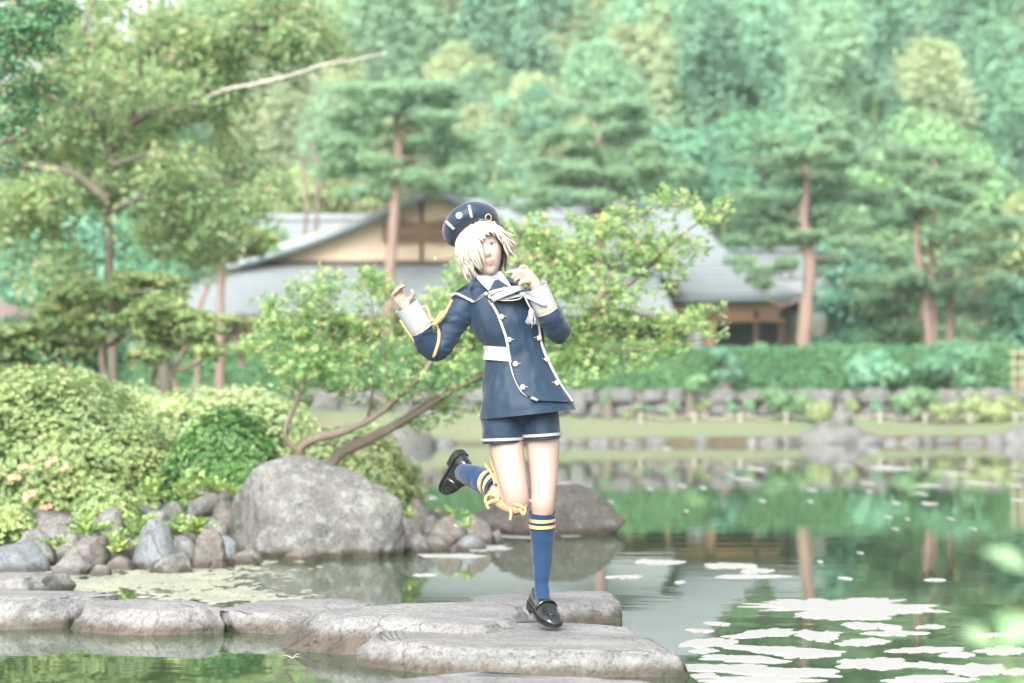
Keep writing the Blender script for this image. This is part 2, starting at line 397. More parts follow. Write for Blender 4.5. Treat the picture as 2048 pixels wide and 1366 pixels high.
m, nt, N, L = newmat("pond_water")
n1 = noise(nt, 1.0, 3, .5, mscale(nt, "Object", (.55, 2.2, 1))); n2 = noise(nt, 1.0, 2, .5, mscale(nt, "Object", (5, 9, 1)))
ad = N.new("ShaderNodeMath"); ad.operation = 'MULTIPLY_ADD'; ad.inputs[1].default_value = .12; L.new(n2, ad.inputs[0]); L.new(n1, ad.inputs[2])
wc = ramp(nt, noise(nt, .5, 3), [(.3, (.026, .052, .026)), (.7, (.046, .075, .036))])
finish(nt, princ(nt, wc, .015, .5, bump(nt, ad.outputs[0], .10, .012), IOR=1.333))
M["water"] = m
wx, wy = axis([(-12, 64, 40)]), axis([(1, 54, 30)])
WX, WY = np.meshgrid(wx, wy)
wi = np.arange(len(wy) - 1)[:, None] * len(wx) + np.arange(len(wx) - 1)[None]
setp(obj("pond_water", [(np.stack([WX.ravel(), WY.ravel(), 0 * WX.ravel()], 1), np.stack([wi, wi + 1, wi + 1 + len(wx), wi + len(wx)], -1).reshape(-1, 4))], m), kind="structure")

# ------------------------------------------------------------------ stones
def rock_parts(size, seed, sub=4, flat=.0, sq=.85, rough=.16, facets=7, rotz=0.0, peak=None, crag=.0):
    r = np.random.default_rng(seed); V, Fc = ICO[sub]; V = V.copy()
    V = np.sign(V) * np.abs(V) ** sq
    V *= (1 + rough * fbm(V * 1.25 + seed * 3.7, seed, 4))[:, None]
    for k in range(facets):
        n = r.normal(size=3); n[2] = abs(n[2]) * .6 + .05; n /= np.linalg.norm(n); d = r.uniform(.62, .92)
        e = np.maximum(V @ n - d, 0); V -= (e * .8)[:, None] * n
    V *= (1 + .035 * fbm(V * 5 + seed, seed + 5, 4))[:, None]
    if crag: V *= (1 + crag * ((1 - np.abs(fbm(V * [4, 4, 7] + seed * 1.3, seed + 8, 4))) ** 2 - .5))[:, None]
    if flat:
        t = 1 - flat; z = V[:, 2]; V[:, 2] = np.where(z > t, t + (z - t) * .10, z)
    if peak: V[:, 0] += peak * np.clip(V[:, 2], 0, 1)
    V[:, 2] /= max(V[:, 2].max(), .2); 
    for a in (0, 1): V[:, a] /= np.abs(V[:, a]).max()
    ca, sa = math.cos(rotz), math.sin(rotz)
    V = np.stack([V[:, 0] * ca - V[:, 1] * sa, V[:, 0] * sa + V[:, 1] * ca, V[:, 2]], 1)
    return [(V * arr(size), Fc)]
def rock(name, label, cat, mat, x0, x1, ytop, ybot, Y=None, seed=1, group=None, depth=None, sub=4, sink=.35, **kw):
    """stone whose silhouette fills the photo box x0..x1, ytop..ybot when it stands at distance Y"""
    Yw = Y or pond_y(ybot); c0 = at((x0 + x1) / 2, ybot, Yw)
    w = (x1 - x0) * Yw / FPX / 2 * 1.1; h = (ybot - ytop) * Yw / FPX * 1.05; dpt = depth or w * .8
    base = c0[2]; cz = base + h * .22
    o = obj(name, rock_parts((w, dpt, h * .78), seed, sub, **kw), M[mat], loc=(c0[0], Yw + dpt * .75, cz))
    return setp(o, label, cat, group)
def stepping(label, mat, cx, cy, sx, sy, top, seed, rotz=0., sq=.62):
    h = .20
    o = obj("stepping_stone", rock_parts((sx / 2, sy / 2, h), seed, 5, flat=.46, sq=sq * .9, rough=.13, facets=8, rotz=rotz, crag=.05), M[mat], loc=(cx, cy, top - h))
    return setp(o, label, "stepping stone", "stepping stones across the pond")
stepping("rounded pale stepping stone close to the flat blue-grey bank rock", "stone_pale", -2.72, 12.0, 1.15, .75, .11, 11)
stepping("wide stepping stone with pinkish top, second from the rocky bank", "stone_pale", -2.28, 10.55, 1.35, .95, .13, 12)
stepping("long pale stepping stone edged by floating scum, third from the rocky bank", "stone_pale", -1.53, 10.22, .78, .76, .115, 23, .1)
stepping("grey stepping stone half hidden behind the brown-stained one", "stone_pale", -.89, 10.42, .84, .9, .095, 14)
stepping("long stepping stone with brown water-stained side and pale top", "stone_stained", -.46, 9.55, 1.42, 1.05, .145, 35, -.08)
stepping("broad stepping stone just behind the jumping person", "stone_pale", .12, 10.75, .90, 1.0, .10, 16, .2)
stepping("large smooth pale stepping stone below the jumping person's loafer", "stone_pale", .055, 9.0, 1.60, 1.25, .102, 17, .05, .45)
stepping("flat pale stepping stone in front of the largest one", "stone_pale", .03, 7.3, 1.35, 1.15, .095, 18, 0, .5)

BK = "rocks along the planted bank"
for i, (mat, x0, x1, yt, yb, Y, lab) in enumerate([
    ("stone_blue", -60, 96, 1090, 1146, None, "flat-topped blue-grey bank rock at the waterline"),
    ("stone_brown", 120, 219, 1076, 1140, None, "square brown block of rock at the waterline"),
    ("stone_grey", -10, 162, 1026, 1118, 14.4, "long sloping grey rock under the small azalea clump"),
    ("stone_grey", 93, 182, 1112, 1152, None, "low dark rock in the water below the square brown block"),
    ("stone_brown", 180, 226, 1130, 1152, None, "fist-sized brown rock at the edge of floating scum"),
    ("stone_brown", 207, 267, 1112, 1142, None, "small domed brown rock beside the upright bluish rock"),
    ("stone_blue", 261, 350, 1043, 1140, None, "upright egg-shaped bluish rock with rusty spot"),
    ("stone_grey", 297, 387, 1106, 1148, None, "low grey rock leaning on the upright bluish rock"),
    ("stone_brown", 374, 452, 1060, 1138, None, "triangular brownish rock beside the huge boulder"),
    ("stone_grey", 248, 350, 1024, 1088, 14.7, "blocky grey rock behind the upright bluish rock"),
    ("stone_grey", 188, 250, 1018, 1085, 14.8, "rounded grey rock wrapped in leafy plants"),
    ("stone_grey", 404, 456, 1035, 1080, 15.0, "dark grey rock tucked against the huge boulder's side"),
    ("stone_blue", 428, 470, 1073, 1110, 14.3, "small bluish rock wedged against the huge boulder's foot"),
    ("stone_grey", 453, 527, 1100, 1122, 14.25, "thin flat grey slab at the huge boulder's foot"),
    ("stone_brown", 450, 518, 1113, 1132, None, "thin flat pinkish slab at the huge boulder's foot"),
    ("stone_brown", 408, 454, 1120, 1139, None, "small flat brown rock at the edge of the water"),
    ("stone_grey", 372, 464, 972, 1022, 15.6, "dark angular rock under the dark green azalea"),
    ("stone_grey", 305, 372, 1004, 1044, 15.2, "slanting grey rock below the large azalea mound"),
    ("stone_brown", 415, 474, 1000, 1040, 15.3, "rounded brown rock above the wedge of leafy plants"),
    ("stone_grey", 268, 312, 1010, 1034, 15.3, "small grey rock under the azalea's skirt"),
    ("stone_grey", 30, 110, 1060, 1120, 14.0, "grey rock between the long sloping rock and the square block"),
    ("stone_brown", 215, 275, 1075, 1125, 14.0, "brown rock behind the small domed one"),
    ("stone_grey", 335, 395, 1075, 1125, 14.1, "grey rock filling the gap behind the triangular brownish rock"),
    ("stone_grey", 150, 205, 1045, 1090, 14.5, "rounded rock above the square brown block"),
    ("stone_brown", 330, 400, 1030, 1075, 14.9, "broad brown rock under the slanting grey rock"),
    ("stone_brown", 560, 640, 1098, 1126, 14.45, "low brown ledge under the huge boulder"),
]):
    rock("bank_rock", lab, "rock", mat, x0, x1, yt, yb, Y, 40 + i, BK, sq=.72, rough=.2, facets=11)
o = obj("boulder", rock_parts((.60, .46, .56), 74, 6, sq=.9, rough=.10, facets=5, peak=.03), M["stone_grey"], loc=(at(628, 1124, 14.9)[0], 15.2, .06))
setp(o, "huge domed grey boulder under the leaning maple", "boulder")
PT = "rocks on the point behind the huge boulder"
for i, (mat, x0, x1, yt, yb, Y, lab) in enumerate([
    ("stone_brown", 798, 862, 1001, 1046, 16.6, "brown rock at the skirt of the pale azalea"),
    ("stone_brown", 792, 850, 1034, 1082, 15.9, "brown rock touching the huge boulder's flank"),
    ("stone_grey", 796, 859, 1069, 1107, None, "dark mossy rock at the water beside the huge boulder"),
    ("stone_grey", 841, 880, 1030, 1064, 16.4, "small pale rock behind the round brown one"),
    ("stone_brown", 846, 928, 1033, 1090, 15.9, "round brown rock in the middle of the point"),
    ("stone_grey", 839, 893, 1073, 1101, None, "low domed rock below the round brown one"),
    ("stone_brown", 923, 987, 1032, 1088, 16.0, "brown rock next to the pond's triangular rock"),
    ("stone_blue", 908, 970, 1073, 1101, None, "low bluish rock at the tip of the point"),
    ("stone_grey", 896, 930, 1090, 1104, None, "thin black rock in the water at the point"),
    ("stone_grey", 858, 895, 1015, 1040, 17.2, "small grey rock at the rear of the point"),
    ("stone_grey", 975, 1010, 1062, 1090, 16.2, "small grey rock at the foot of the triangular rock"),
]):
    rock("shore_rock", lab, "rock", mat, x0, x1, yt, yb, Y, 80 + i, PT, sq=.85, rough=.2)
rock("pond_rock", "wide triangular brown rock rising from the pond behind the person's legs", "rock", "stone_brown", 925, 1240, 976, 1072, None, 97, None, depth=.5, sub=5, sq=1.3, facets=9, rough=.14, peak=.15)
for i, (x0, x1, yt, yb, Y, lab) in enumerate([(742, 868, 856, 897, 47.5, "pale boulder in the water where the planted bank meets the lawn"), (1595, 1730, 846, 888, 51.0, "large pale boulder at the lawn's edge across the pond"),
        (1690, 1772, 862, 889, 51.2, "low grey boulder touching the large pale one across the pond"), (1665, 1708, 821, 850, 54.5, "small upright grey rock on the lawn across the pond"), (1995, 2110, 852, 890, 51.3, "blue-grey rock at the lawn's edge near the trellis")]):
    rock("lawn_boulder", lab, "boulder", "stone_far", x0, x1, yt, yb, Y, 110 + i, "boulders across the pond", sub=3, depth=.6)
kinds = [mesh("edging_stone", rock_parts((.5, .5, .5), 130 + k, 2, sq=.7)) for k in range(5)]
for me in kinds: me.materials.append(M["stone_far"])
x = -4.0; k = 0; rr = np.random.default_rng(21)
while x < 12.2:
    w = rr.uniform(.25, .6); py = np.interp(x, POND[13:18, 0], POND[13:18, 1])
    o = obj("edging_stone", kinds[k % 5], None, loc=(x + w / 2, py - .02, rr.uniform(0, .05)))
    o.scale = (w * 1.02, .32, rr.uniform(.16, .34)); o.rotation_euler[2] = rr.uniform(-.2, .2)
    setp(o, "small kerb stone in the row edging the far lawn", "edging stone", "kerb stones along the far lawn")
    x += w * 1.02 + (rr.uniform(.3, .9) if rr.random() < .2 else 0); k += 1

# ------------------------------------------------------------------ dry stone wall across the pond
wall = empty("stone_wall", (0, 56.6, .5)); setp(wall, "low retaining wall of fitted grey field stones under the hedge", "stone wall")
obj("earth_core", [box((2.5, .52, .28), (25.5, .5, .62))], simple("earth", (.09, .08, .06), (.16, .14, .09), 6, .95), wall)
sk = [mesh("stone", rock_parts((.5, .25, .5), 150 + k, 3, sq=.55, rough=.14, facets=6)) for k in range(7)]
for me in sk: me.materials.append(M["stone_far"])
for row, (z, h) in enumerate([(.02, .34), (.34, .33)]):
    x = -10.0 + row * .3
    while x < 15:
        w = rr.uniform(.35, .95)
        if rr.random() < .35 and row == 0: hh = .66; zz = .33
        else: hh = h * rr.uniform(.9, 1.15); zz = z + h / 2
        o = obj("stone", sk[rr.integers(7)], None, wall, loc=(x + w / 2, .22 + rr.uniform(-.05, .05) - (0.06 if hh > .6 else 0), zz))
        o.scale = (w * 1.06, 1.0, hh * 1.06); o.rotation_euler = (0, rr.uniform(-.15, .15), 0)
        x += w
# ------------------------------------------------------------------ rope fence on the lawn
rf = empty("rope_fence", (0, 55.2, .45)); setp(rf, "low rope strung between short posts along the lawn", "rope fence")
fx = [(px - 1024) * 55.2 / FPX for px in (1280, 1390, 1480, 1572, 1665, 1760, 1850, 1940, 2030, 2120)]
pm = simple("post_wood", (.30, .27, .23), (.45, .41, .36), 10, .85)
for a in fx: obj("post", tube([(a, 0, -.05), (a, 0, .2)], [.035, .03], 8, 3), pm, rf)
for a, b in zip(fx, fx[1:]): obj("rope", tube([(a, -.035, .15), ((a + b) / 2, -.035, .07), (b, -.035, .15)], .012, 5, 9), M["bark_pale"], rf)
# ------------------------------------------------------------------ trellis fence at the hedge's end
tf = empty("bamboo_trellis", (at(2040, 795, 58.0)[0], 58.0, 1.15)); setp(tf, "split bamboo trellis fence at the end of the hedge", "trellis fence")
tm = simple("dry_bamboo", (.40, .33, .20), (.55, .46, .30), 5, .6)
for k in range(8): obj("upright", tube([(-.15 + k * .2, 0, 0), (-.15 + k * .2, 0, 1.0)], .02, 6, 3), tm, tf)
for k in range(4): obj("rail", tube([(-.3, -.035, .15 + k * .25), (1.4, -.035, .15 + k * .25)], .018, 6, 3), tm, tf)

# ------------------------------------------------------------------ tea house
M["plaster"] = simple("plaster", (.58, .455, .34), (.64, .515, .39), 1.2, .9, .2, .15, .01, 8)
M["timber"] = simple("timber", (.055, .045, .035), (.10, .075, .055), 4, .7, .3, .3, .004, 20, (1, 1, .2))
M["timber_red"] = simple("timber_red", (.27, .155, .10), (.36, .215, .14), 3, .7, .3, .3, .006, 12, (1, 1, .2))
M["shingle"] = simple("shingle", (.18, .205, .215), (.245, .27, .28), 2.5, .55, .4, .3, .01, 18, (1, .3, 1))
M["verge"] = simple("verge", (.13, .17, .18), (.20, .245, .255), 2, .5, .5)
M["shoji"] = simple("shoji", (.45, .48, .48), (.52, .55, .55), 2, .9)
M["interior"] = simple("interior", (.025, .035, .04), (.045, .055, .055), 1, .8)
def board(A, B, t, d=(0, 0, 1), w=.1):
    """plank from A to B, thickness t along d, width w across"""
    A, B, d = arr(A), arr(B), nrm(arr(d)); u = nrm(B - A); d = nrm(d - u * d.dot(u)); s = np.cross(u, d)
    V = np.array([p + d * a * t / 2 + s * b * w / 2 for p in (A, B) for a, b in ((-1, -1), (1, -1), (1, 1), (-1, 1))])
    return (V, np.array([[0, 1, 2, 3], [7, 6, 5, 4], [0, 4, 5, 1], [1, 5, 6, 2], [2, 6, 7, 3], [3, 7, 4, 0]]))
def slab(quad, t=.08, n=1, curve=None):
    """thick roof sheet from 4 corners (a,b along the eave, d,c along the ridge)"""
    a, b, c, d = map(arr, quad); u = np.linspace(0, 1, 13)[:, None, None]; v = np.linspace(0, 1, 9)[None, :, None]
    P = (a * (1 - u) + b * u) * (1 - v) + (d * (1 - u) + c * u) * v
    if curve: P = P - np.array([0, 0, 1.0]) * curve * np.sin(v * math.pi)
    nn = nrm(np.cross(b - a, d - a)); nn = nn if nn[2] > 0 else -nn
    T = P.reshape(-1, 3); Bt = T - nn * t; nu, nv = 13, 9
    i = np.arange(nu - 1)[:, None] * nv + np.arange(nv - 1)[None]
    top = np.stack([i, i + nv, i + nv + 1, i + 1], -1).reshape(-1, 4)
    V = np.vstack([T, Bt]); o = len(T); Fs = [top, top[:, ::-1] + o]
    e = list(range(0, nv)) + [k * nv + nv - 1 for k in range(1, nu)] + [(nu - 1) * nv + k for k in range(nv - 2, -1, -1)] + [k * nv for k in range(nu - 2, 0, -1)]
    e = np.array(e); f = np.roll(e, -1); Fs.append(np.stack([e, f, f + o, e + o], -1))
    return (V, np.vstack(Fs))
def courses(par, quad, nrow, curve, mat, t=.05):
    """overlapping roof courses laid one above the other, each its own strip"""
    a, b, c, d = map(arr, quad)
    for k in range(nrow):
        v0, v1 = k / nrow, (k + 1.18) / nrow; v1 = min(v1, 1)
        lift = np.array([0, 0, .012 * (nrow - k) * 0 + .02])
        q = [a * (1 - v0) + d * v0 + lift * 1.6, b * (1 - v0) + c * v0 + lift * 1.6, b * (1 - v1) + c * v1, a * (1 - v1) + d * v1]
        dz = lambda v: np.array([0, 0, curve * math.sin(v * math.pi)])
        q = [q[0] - dz(v0), q[1] - dz(v0), q[2] - dz(v1), q[3] - dz(v1)]
        obj("roof_course", [slab(q, t)], mat, par, smooth=False)
H0 = empty("tea_house", (-2.1, 63.4, 1.25)); setp(H0, "tea house with broad beige gable over a grey lean-to roof", "house")
def hp(px, py, Y): return at(px, py, Y) - arr(H0.location)
gxl, gxr, apx = 455, 1265, 858
gw = [hp(gxl, 527, 63), hp(gxr, 527, 63), hp(apx, 388, 63)]
V = np.vstack([arr(gw), arr(gw) + [0, .25, 0]])
obj("gable_wall", [(V, np.array([[0, 1, 2], [5, 4, 3]])), (V, np.array([[0, 3, 4, 1], [1, 4, 5, 2], [2, 5, 3, 0]]))], M["plaster"], H0, smooth=False)
obj("gable_post", [board(hp(843, 527, 62.96), hp(843, 392, 62.96), .06, (0, 1, 0), .09)], M["timber"], H0)
obj("gable_sill", [board(hp(gxl + 5, 527, 62.93), hp(gxr - 5, 527, 62.93), .16, (0, 0, 1), .2)], M["timber"], H0)
gwn = obj("gable_window", [box(hp(845, 463, 62.97), (1.95, .05, .46))], simple("window_dark", (.32, .235, .165), (.40, .29, .205), 4, .8), H0)
for k in range(22): obj("slat", [board(hp(775 + k * 6.6, 481, 62.9), hp(775 + k * 6.6, 446, 62.9), .03, (0, 1, 0), .045)], M["timber_red"], gwn)
for s, (l, r) in enumerate(((768, 842), (846, 922))):
    for zz in (445, 482):
        pts = [hp(l, zz, 62.88), hp(l + 18, zz + 1, 62.88), hp((l + r) / 2, zz - 4 + (8 if zz > 460 else 0), 62.88), hp(r - 18, zz + 1, 62.88), hp(r, zz, 62.88)]
        obj("scroll_rail", tube(pts, .035, 6, 17), M["timber_red"], gwn)
    for xx in (l, r): obj("stile", [board(hp(xx, 483, 62.89), hp(xx, 444, 62.89), .06, (0, 1, 0), .06)], M["timber_red"], gwn)
# main roof: two slopes falling left and right, verge facing the pond
fr, bk = 62.45, 70.0
ridge_f, ridge_b = hp(868, 374, fr), hp(868, 374, fr) + [0, bk - fr, 0]
for nm_, (ex, ey) in (("l", (352, 552)), ("r", (1370, 552))):
    e = hp(ex, ey, fr)
    rs = obj("roof_slope", [slab([e, e + [0, bk - fr, 0], ridge_b, ridge_f], .14, curve=.22)], M["shingle"], H0, smooth=False)
    P = []
    for v in np.linspace(0, 1, 9): P.append(e * (1 - v) + ridge_f * v - np.array([0, .03, .22 * math.sin(v * math.pi) + .10]))
    obj("verge_board", tube(P, .13, 6, 25, flat=.9), M["verge"], H0)
obj("ridge_cap", [box((ridge_f + ridge_b) / 2 + [0, 0, .04], (.4, bk - fr + .1, .2))], M["verge"], H0)
# lean-to roof below the gable
q = [hp(338, 628, 60.8), hp(1352, 628, 60.8), hp(gxr + 40, 528, 62.95), hp(gxl - 60, 528, 62.95)]
lean = obj("lean_to_roof", [slab([p - [0, 0, .05] for p in q], .08)], M["verge"], H0, smooth=False)
courses(lean, q, 14, 0.04, M["shingle"], .05)
obj("eave_board", [board(q[0] + [0.05, -.02, -.11], q[1] + [-.05, -.02, -.11], .14, (0, 0, 1), .06)], M["timber"], H0)
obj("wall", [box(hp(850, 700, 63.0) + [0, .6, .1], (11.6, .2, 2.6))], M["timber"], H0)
for k, px in enumerate(range(400, 1340, 78)): obj("post", [box(hp(px, 680, 61.6), (.12, .12, 1.9))], M["timber_red"], H0)
for k, px in enumerate((540, 700, 1180)): obj("wall_panel", [box(hp(px, 670, 63.3) + [0, .1, 0], (1.3, .05, 1.1))], M["timber_red"], H0)

H1 = empty("pavilion", (4.0, 67.0, 1.3)); setp(H1, "pavilion with pale hipped roof and brown transom band above dark openings", "house")
def hq(px, py, Y): return at(px, py, Y) - arr(H1.location)
e0, e1 = hq(930, 592, 64.5), hq(1608, 588, 64.5)
r0, r1 = hq(930, 412, 70.0), hq(1372, 412, 70.0)
courses(obj("roof_slope", [slab([e0 - [0, 0, .1], e1 - [0, 0, .1], r1 - [0, 0, .1], r0 - [0, 0, .1]], .1, curve=.45)], M["verge"], H1, smooth=False), [e0, e1, r1, r0], 18, .45, M["shingle"], .05)
e2 = e1 + [0, 11.5, 0]
obj("hip_slope", [slab([e1 + [.02, 0, 0], e2, r1 + [0, .05, 0], r1], .1, curve=.45)], M["shingle"], H1, smooth=False)
obj("rear_slope", [slab([e2, [e0[0], e2[1], e2[2]], r0, r1], .1, curve=.45)], M["shingle"], H1, smooth=False)
obj("ridge_cap", [box((r0 + r1) / 2 + [0, 0, .08], (np.linalg.norm(r1 - r0), .3, .22))], M["verge"], H1)
obj("eave_board", [board(e0 + [0, .02, -.12], e1 + [-.1, .02, -.12], .16, (0, 0, 1), .06)], M["verge"], H1)
obj("transom_band", [box(hq(1245, 619, 65.4), (8.7, .1, .55))], M["plaster_brown"] if "plaster_brown" in M else simple("transom", (.60, .37, .225), (.68, .45, .29), 2, .8), H1)
obj("head_rail", [box(hq(1245, 641, 65.34), (8.8, .14, .09))], M["timber_red"], H1)
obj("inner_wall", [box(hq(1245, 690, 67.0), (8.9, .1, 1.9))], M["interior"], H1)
for px in (1330, 1352, 1420, 1512, 1562): obj("post", [box(hq(px, 680, 65.4), (.12 if px != 1420 else .3, .14, 1.6))], M["timber"] if px != 1420 else M["timber_red"], H1)
obj("shoji_screen", [box(hq(1395, 672, 65.6), (.55, .05, 1.0))], M["shoji"], H1)
for px in (1385, 1405): obj("screen_bar", [box(hq(px, 672, 65.55), (.025, .03, 1.0))], M["timber"], H1)
obj("side_wall", [box(hq(1615, 672, 66.5), (1.0, .1, 1.3))], simple("side_clay", (.13, .15, .12), (.18, .19, .15), 2, .9), H1)
H2 = empty("rear_hall", (-5, 74, 1.3)); setp(H2, "long grey roof ridge of the hall behind the tea house gable", "house")
def hr(px, py, Y): return at(px, py, Y) - arr(H2.location)
obj("roof_slope", [slab([hr(440, 500, 70.8), hr(830, 500, 70.8), hr(810, 440, 73.5), hr(480, 440, 73.5)], .12)], M["shingle"], H2, smooth=False)
obj("ridge_cap", [board(hr(478, 436, 73.5), hr(812, 436, 73.5), .22, (0, 0, 1), .35)], M["shingle"], H2)
obj("wall", [box(hr(640, 560, 73.2), (5.0, .2, 2.2))], M["plaster"], H2)
H3 = empty("side_pavilion", (8, 78, 1.3)); setp(H3, "grey roofed side pavilion glimpsed behind the hipped pavilion", "house")
def hs(px, py, Y): return at(px, py, Y) - arr(H3.location)
obj("roof_slope", [slab([hs(1400, 585, 74.5), hs(1780, 585, 74.5), hs(1740, 503, 77), hs(1420, 503, 77)], .12)], M["shingle"], H3, smooth=False)
obj("ridge_cap", [board(hs(1420, 500, 77), hs(1742, 500, 77), .18, (0, 0, 1), .3)], M["verge"], H3)
obj("wall", [box(hs(1580, 640, 77), (5.4, .2, 2.4))], M["timber"], H3)
H4 = empty("thatched_hut", (at(-40, 700, 34)[0], 34, 1.05)); setp(H4, "brown thatched hut roof half hidden by clipped shrubs", "hut")
a = at(-130, 548, 34) - arr(H4.location); V = [a + [0, 0, .05]]; n = 24
th = np.arange(n) * 2 * math.pi / n
ring = lambda r, z: np.stack([a[0] + r * np.cos(th), r * np.sin(th), np.full(n, z)], 1)
ez = (at(0, 636, 34) - arr(H4.location))[2]
V = np.vstack([ring(.05, a[2]), ring(.8, a[2] - .33), ring(1.62, ez), ring(1.6, ez - .1), ring(.2, ez + .1)])
obj("thatch", [(V, ring_faces(5, n))], simple("thatch", (.22, .17, .15), (.36, .29, .26), 6, .95, .1, .6, .03, 30), H4)
for k in range(4): obj("post", tube([(a[0] + 1.2 * math.cos(k * 1.57 + .7), 1.2 * math.sin(k * 1.57 + .7), -.1), (a[0] + 1.2 * math.cos(k * 1.57 + .7), 1.2 * math.sin(k * 1.57 + .7), ez + .1)], .05, 8, 3), M["timber"], H4)

# ------------------------------------------------------------------ things afloat
def raft(px, py, wpx, hpx, seed, mat, label, group, name="foam_patch"):
    """irregular floating patch: photo centre and size on the pond"""
    y0, y1 = pond_y(py + hpx / 2), pond_y(max(py - hpx / 2, 805)); Yc = (y0 + y1) / 2
    sx, sy = wpx * Yc / FPX / 2 * .80, (y1 - y0) / 2 * .74
    n = 320 if wpx > 40 else 18; t = np.arange(n) * 2 * math.pi / n; r = np.random.default_rng(seed)
    cyc = np.stack([np.cos(t), np.sin(t), np.full(n, seed * 1.7)], 1)
    amp = .42 if wpx > 40 else .12
    rad = 1 + amp * fbm(cyc * 1.6, seed, 4) + (.16 * vnoise(cyc * 6, seed + 3) + .09 * vnoise(cyc * 15, seed + 4) + .05 * vnoise(cyc * 33, seed + 6) if wpx > 40 else 0)
    if wpx > 40:
        wpos = np.c_[cyc[:, :2] * rad[:, None] * [sx, sy], np.full(n, seed * 2.3)]
        rad = rad + .09 * vnoise(wpos * [22, 9, 1], seed + 8) + .05 * vnoise(wpos * [50, 18, 1], seed + 9) + .035 * vnoise(wpos * [110, 30, 1], seed + 12)
    rad = np.maximum(rad, .2)
    sh = r.uniform(-.6, .6)
    def rg(s, z): 
        q = cyc[:, :2] * rad[:, None] * s; q[:, 0] += sh * q[:, 1]
        return np.stack([q[:, 0] * sx, q[:, 1] * sy, np.full(n, z)], 1)
    hgt = .0025
    V = np.vstack([rg(1, -.003), rg(.985, hgt * .3), rg(.9, hgt), [[0, 0, hgt]]])
    Fq = ring_faces(3, n); Ft = np.array([[2 * n + k, 2 * n + (k + 1) % n, 3 * n] for k in range(n)])
    o = obj(name, [(V, Fq), (V, Ft)], M[mat], loc=((px - 1024) * Yc / FPX, Yc, .0006 + (seed % 50) * .00006)); return setp(o, label, "foam", group)
G1 = "white foam patches beside the stepping stones"
big = [(1690, 1216, 500, 46, "longest white foam patch drifting below the pine's reflection"), (1530, 1268, 150, 22), (1740, 1252, 130, 20), (1640, 1272, 110, 30), (1790, 1267, 130, 14), (1730, 1285, 120, 22),
       (1420, 1285, 130, 20), (1550, 1300, 200, 24), (1620, 1308, 150, 22), (1480, 1318, 180, 20), (1410, 1302, 70, 12), (1460, 1338, 210, 26), (1590, 1345, 220, 24), (1740, 1328, 170, 28),
       (1860, 1332, 130, 22), (1850, 1300, 160, 14), (1920, 1310, 90, 14), (2010, 1302, 110, 22), (1990, 1270, 90, 12), (1960, 1340, 140, 30), (1850, 1360, 200, 20), (1530, 1362, 240, 16), (1400, 1262, 60, 9),
       (1860, 1254, 70, 9), (1320, 1125, 105, 13), (1460, 1132, 120, 14), (1510, 1142, 90, 12), (1500, 1153, 160, 9), (1250, 1154, 80, 8), (1360, 1165, 30, 7), (1690, 1157, 30, 6), (1870, 1160, 50, 5), (1410, 1352, 60, 12), (1430, 1248, 50, 7), (2040, 1345, 70, 16)]
for i, b in enumerate(big):
    raft(*b[:4], 200 + i, "foam", b[4] if len(b) > 4 else "ragged white foam patch floating on the green pond", G1)
far = [(1775, 936, 82, 12), (1905, 946, 50, 9), (1858, 971, 52, 7), (1962, 967, 50, 9), (2038, 950, 22, 8), (1510, 938, 44, 9), (1485, 958, 40, 9), (1365, 972, 20, 8), (1406, 976, 20, 8), (1216, 1004, 26, 7), (1624, 980, 18, 7), (1735, 966, 20, 7),
       (1842, 988, 22, 9), (1858, 1007, 42, 8), (1792, 1006, 18, 7), (1525, 1002, 16, 7), (1738, 984, 14, 6), (1560, 925, 16, 7), (1577, 925, 16, 7), (1457, 948, 16, 7), (2030, 971, 30, 7), (2036, 1000, 34, 7), (1776, 1035, 14, 6), (1902, 1038, 12, 6),
       (1946, 1058, 10, 5), (1640, 1124, 14, 6), (1720, 1106, 10, 5), (1373, 1022, 10, 6), (1333, 898, 26, 8), (1665, 897, 20, 7), (1745, 904, 30, 6), (855, 996, 50, 7), (845, 978, 20, 6), (1130, 968, 30, 8), (1690, 930, 14, 7), (1970, 940, 14, 6), (1815, 1038, 8, 5), (1300, 978, 10, 5), (1620, 1003, 12, 5), (1790, 1058, 10, 5)]
for i, b in enumerate(far):
    raft(*b, 300 + i, "foam", "small white fleck of foam out on the open pond", "foam flecks out on the pond")
for i, b in enumerate([(975, 1098, 120, 16), (1040, 1072, 130, 12), (900, 1112, 150, 10), (1140, 1070, 90, 7), (850, 1150, 60, 7)]):
    raft(*b, 350 + i, "foam", "white foam streak in the shallows of the rocky point", "foam streaks by the point")
# pale scum massed between the bank and the stepping stones
r = np.random.default_rng(5); n = 26000
px_, py_ = r.uniform(60, 640, n), r.uniform(1122, 1222, n)
Yc = pond_y(py_); P = np.stack([(px_ - 1024) * Yc / FPX, Yc, np.full(n, .004)], 1)
dens = fbm(P * [2.2, 1.5, 1], 9, 4) + np.interp(px_, [60, 200, 420, 560, 640], [.4, .85, .6, -.1, -.8]) + np.interp(py_, [1122, 1135, 1200, 1222], [-.3, .25, .15, -.5])
fine_ = vnoise(P * [26, 7, 1], 3) + .7 * vnoise(P * [60, 15, 1], 5)
P = P[(dens + .9 * fine_ > .30)]; n = len(P)
t = np.arange(8) * 2 * math.pi / 8
tv = np.vstack([np.stack([np.cos(t), np.sin(t), 0 * t - .3], 1), [[0, 0, .25]]])
tfc = np.array([[k, (k + 1) % 8, 8] for k in range(8)])
a = r.uniform(0, 6.28, n); Mx = np.zeros((n, 3, 3)); Mx[:, 0, 0] = np.cos(a) * r.uniform(.7, 1.4, n); Mx[:, 0, 1] = -np.sin(a); Mx[:, 1, 0] = np.sin(a); Mx[:, 1, 1] = np.cos(a) * r.uniform(.7, 1.4, n); Mx[:, 2, 2] = .35
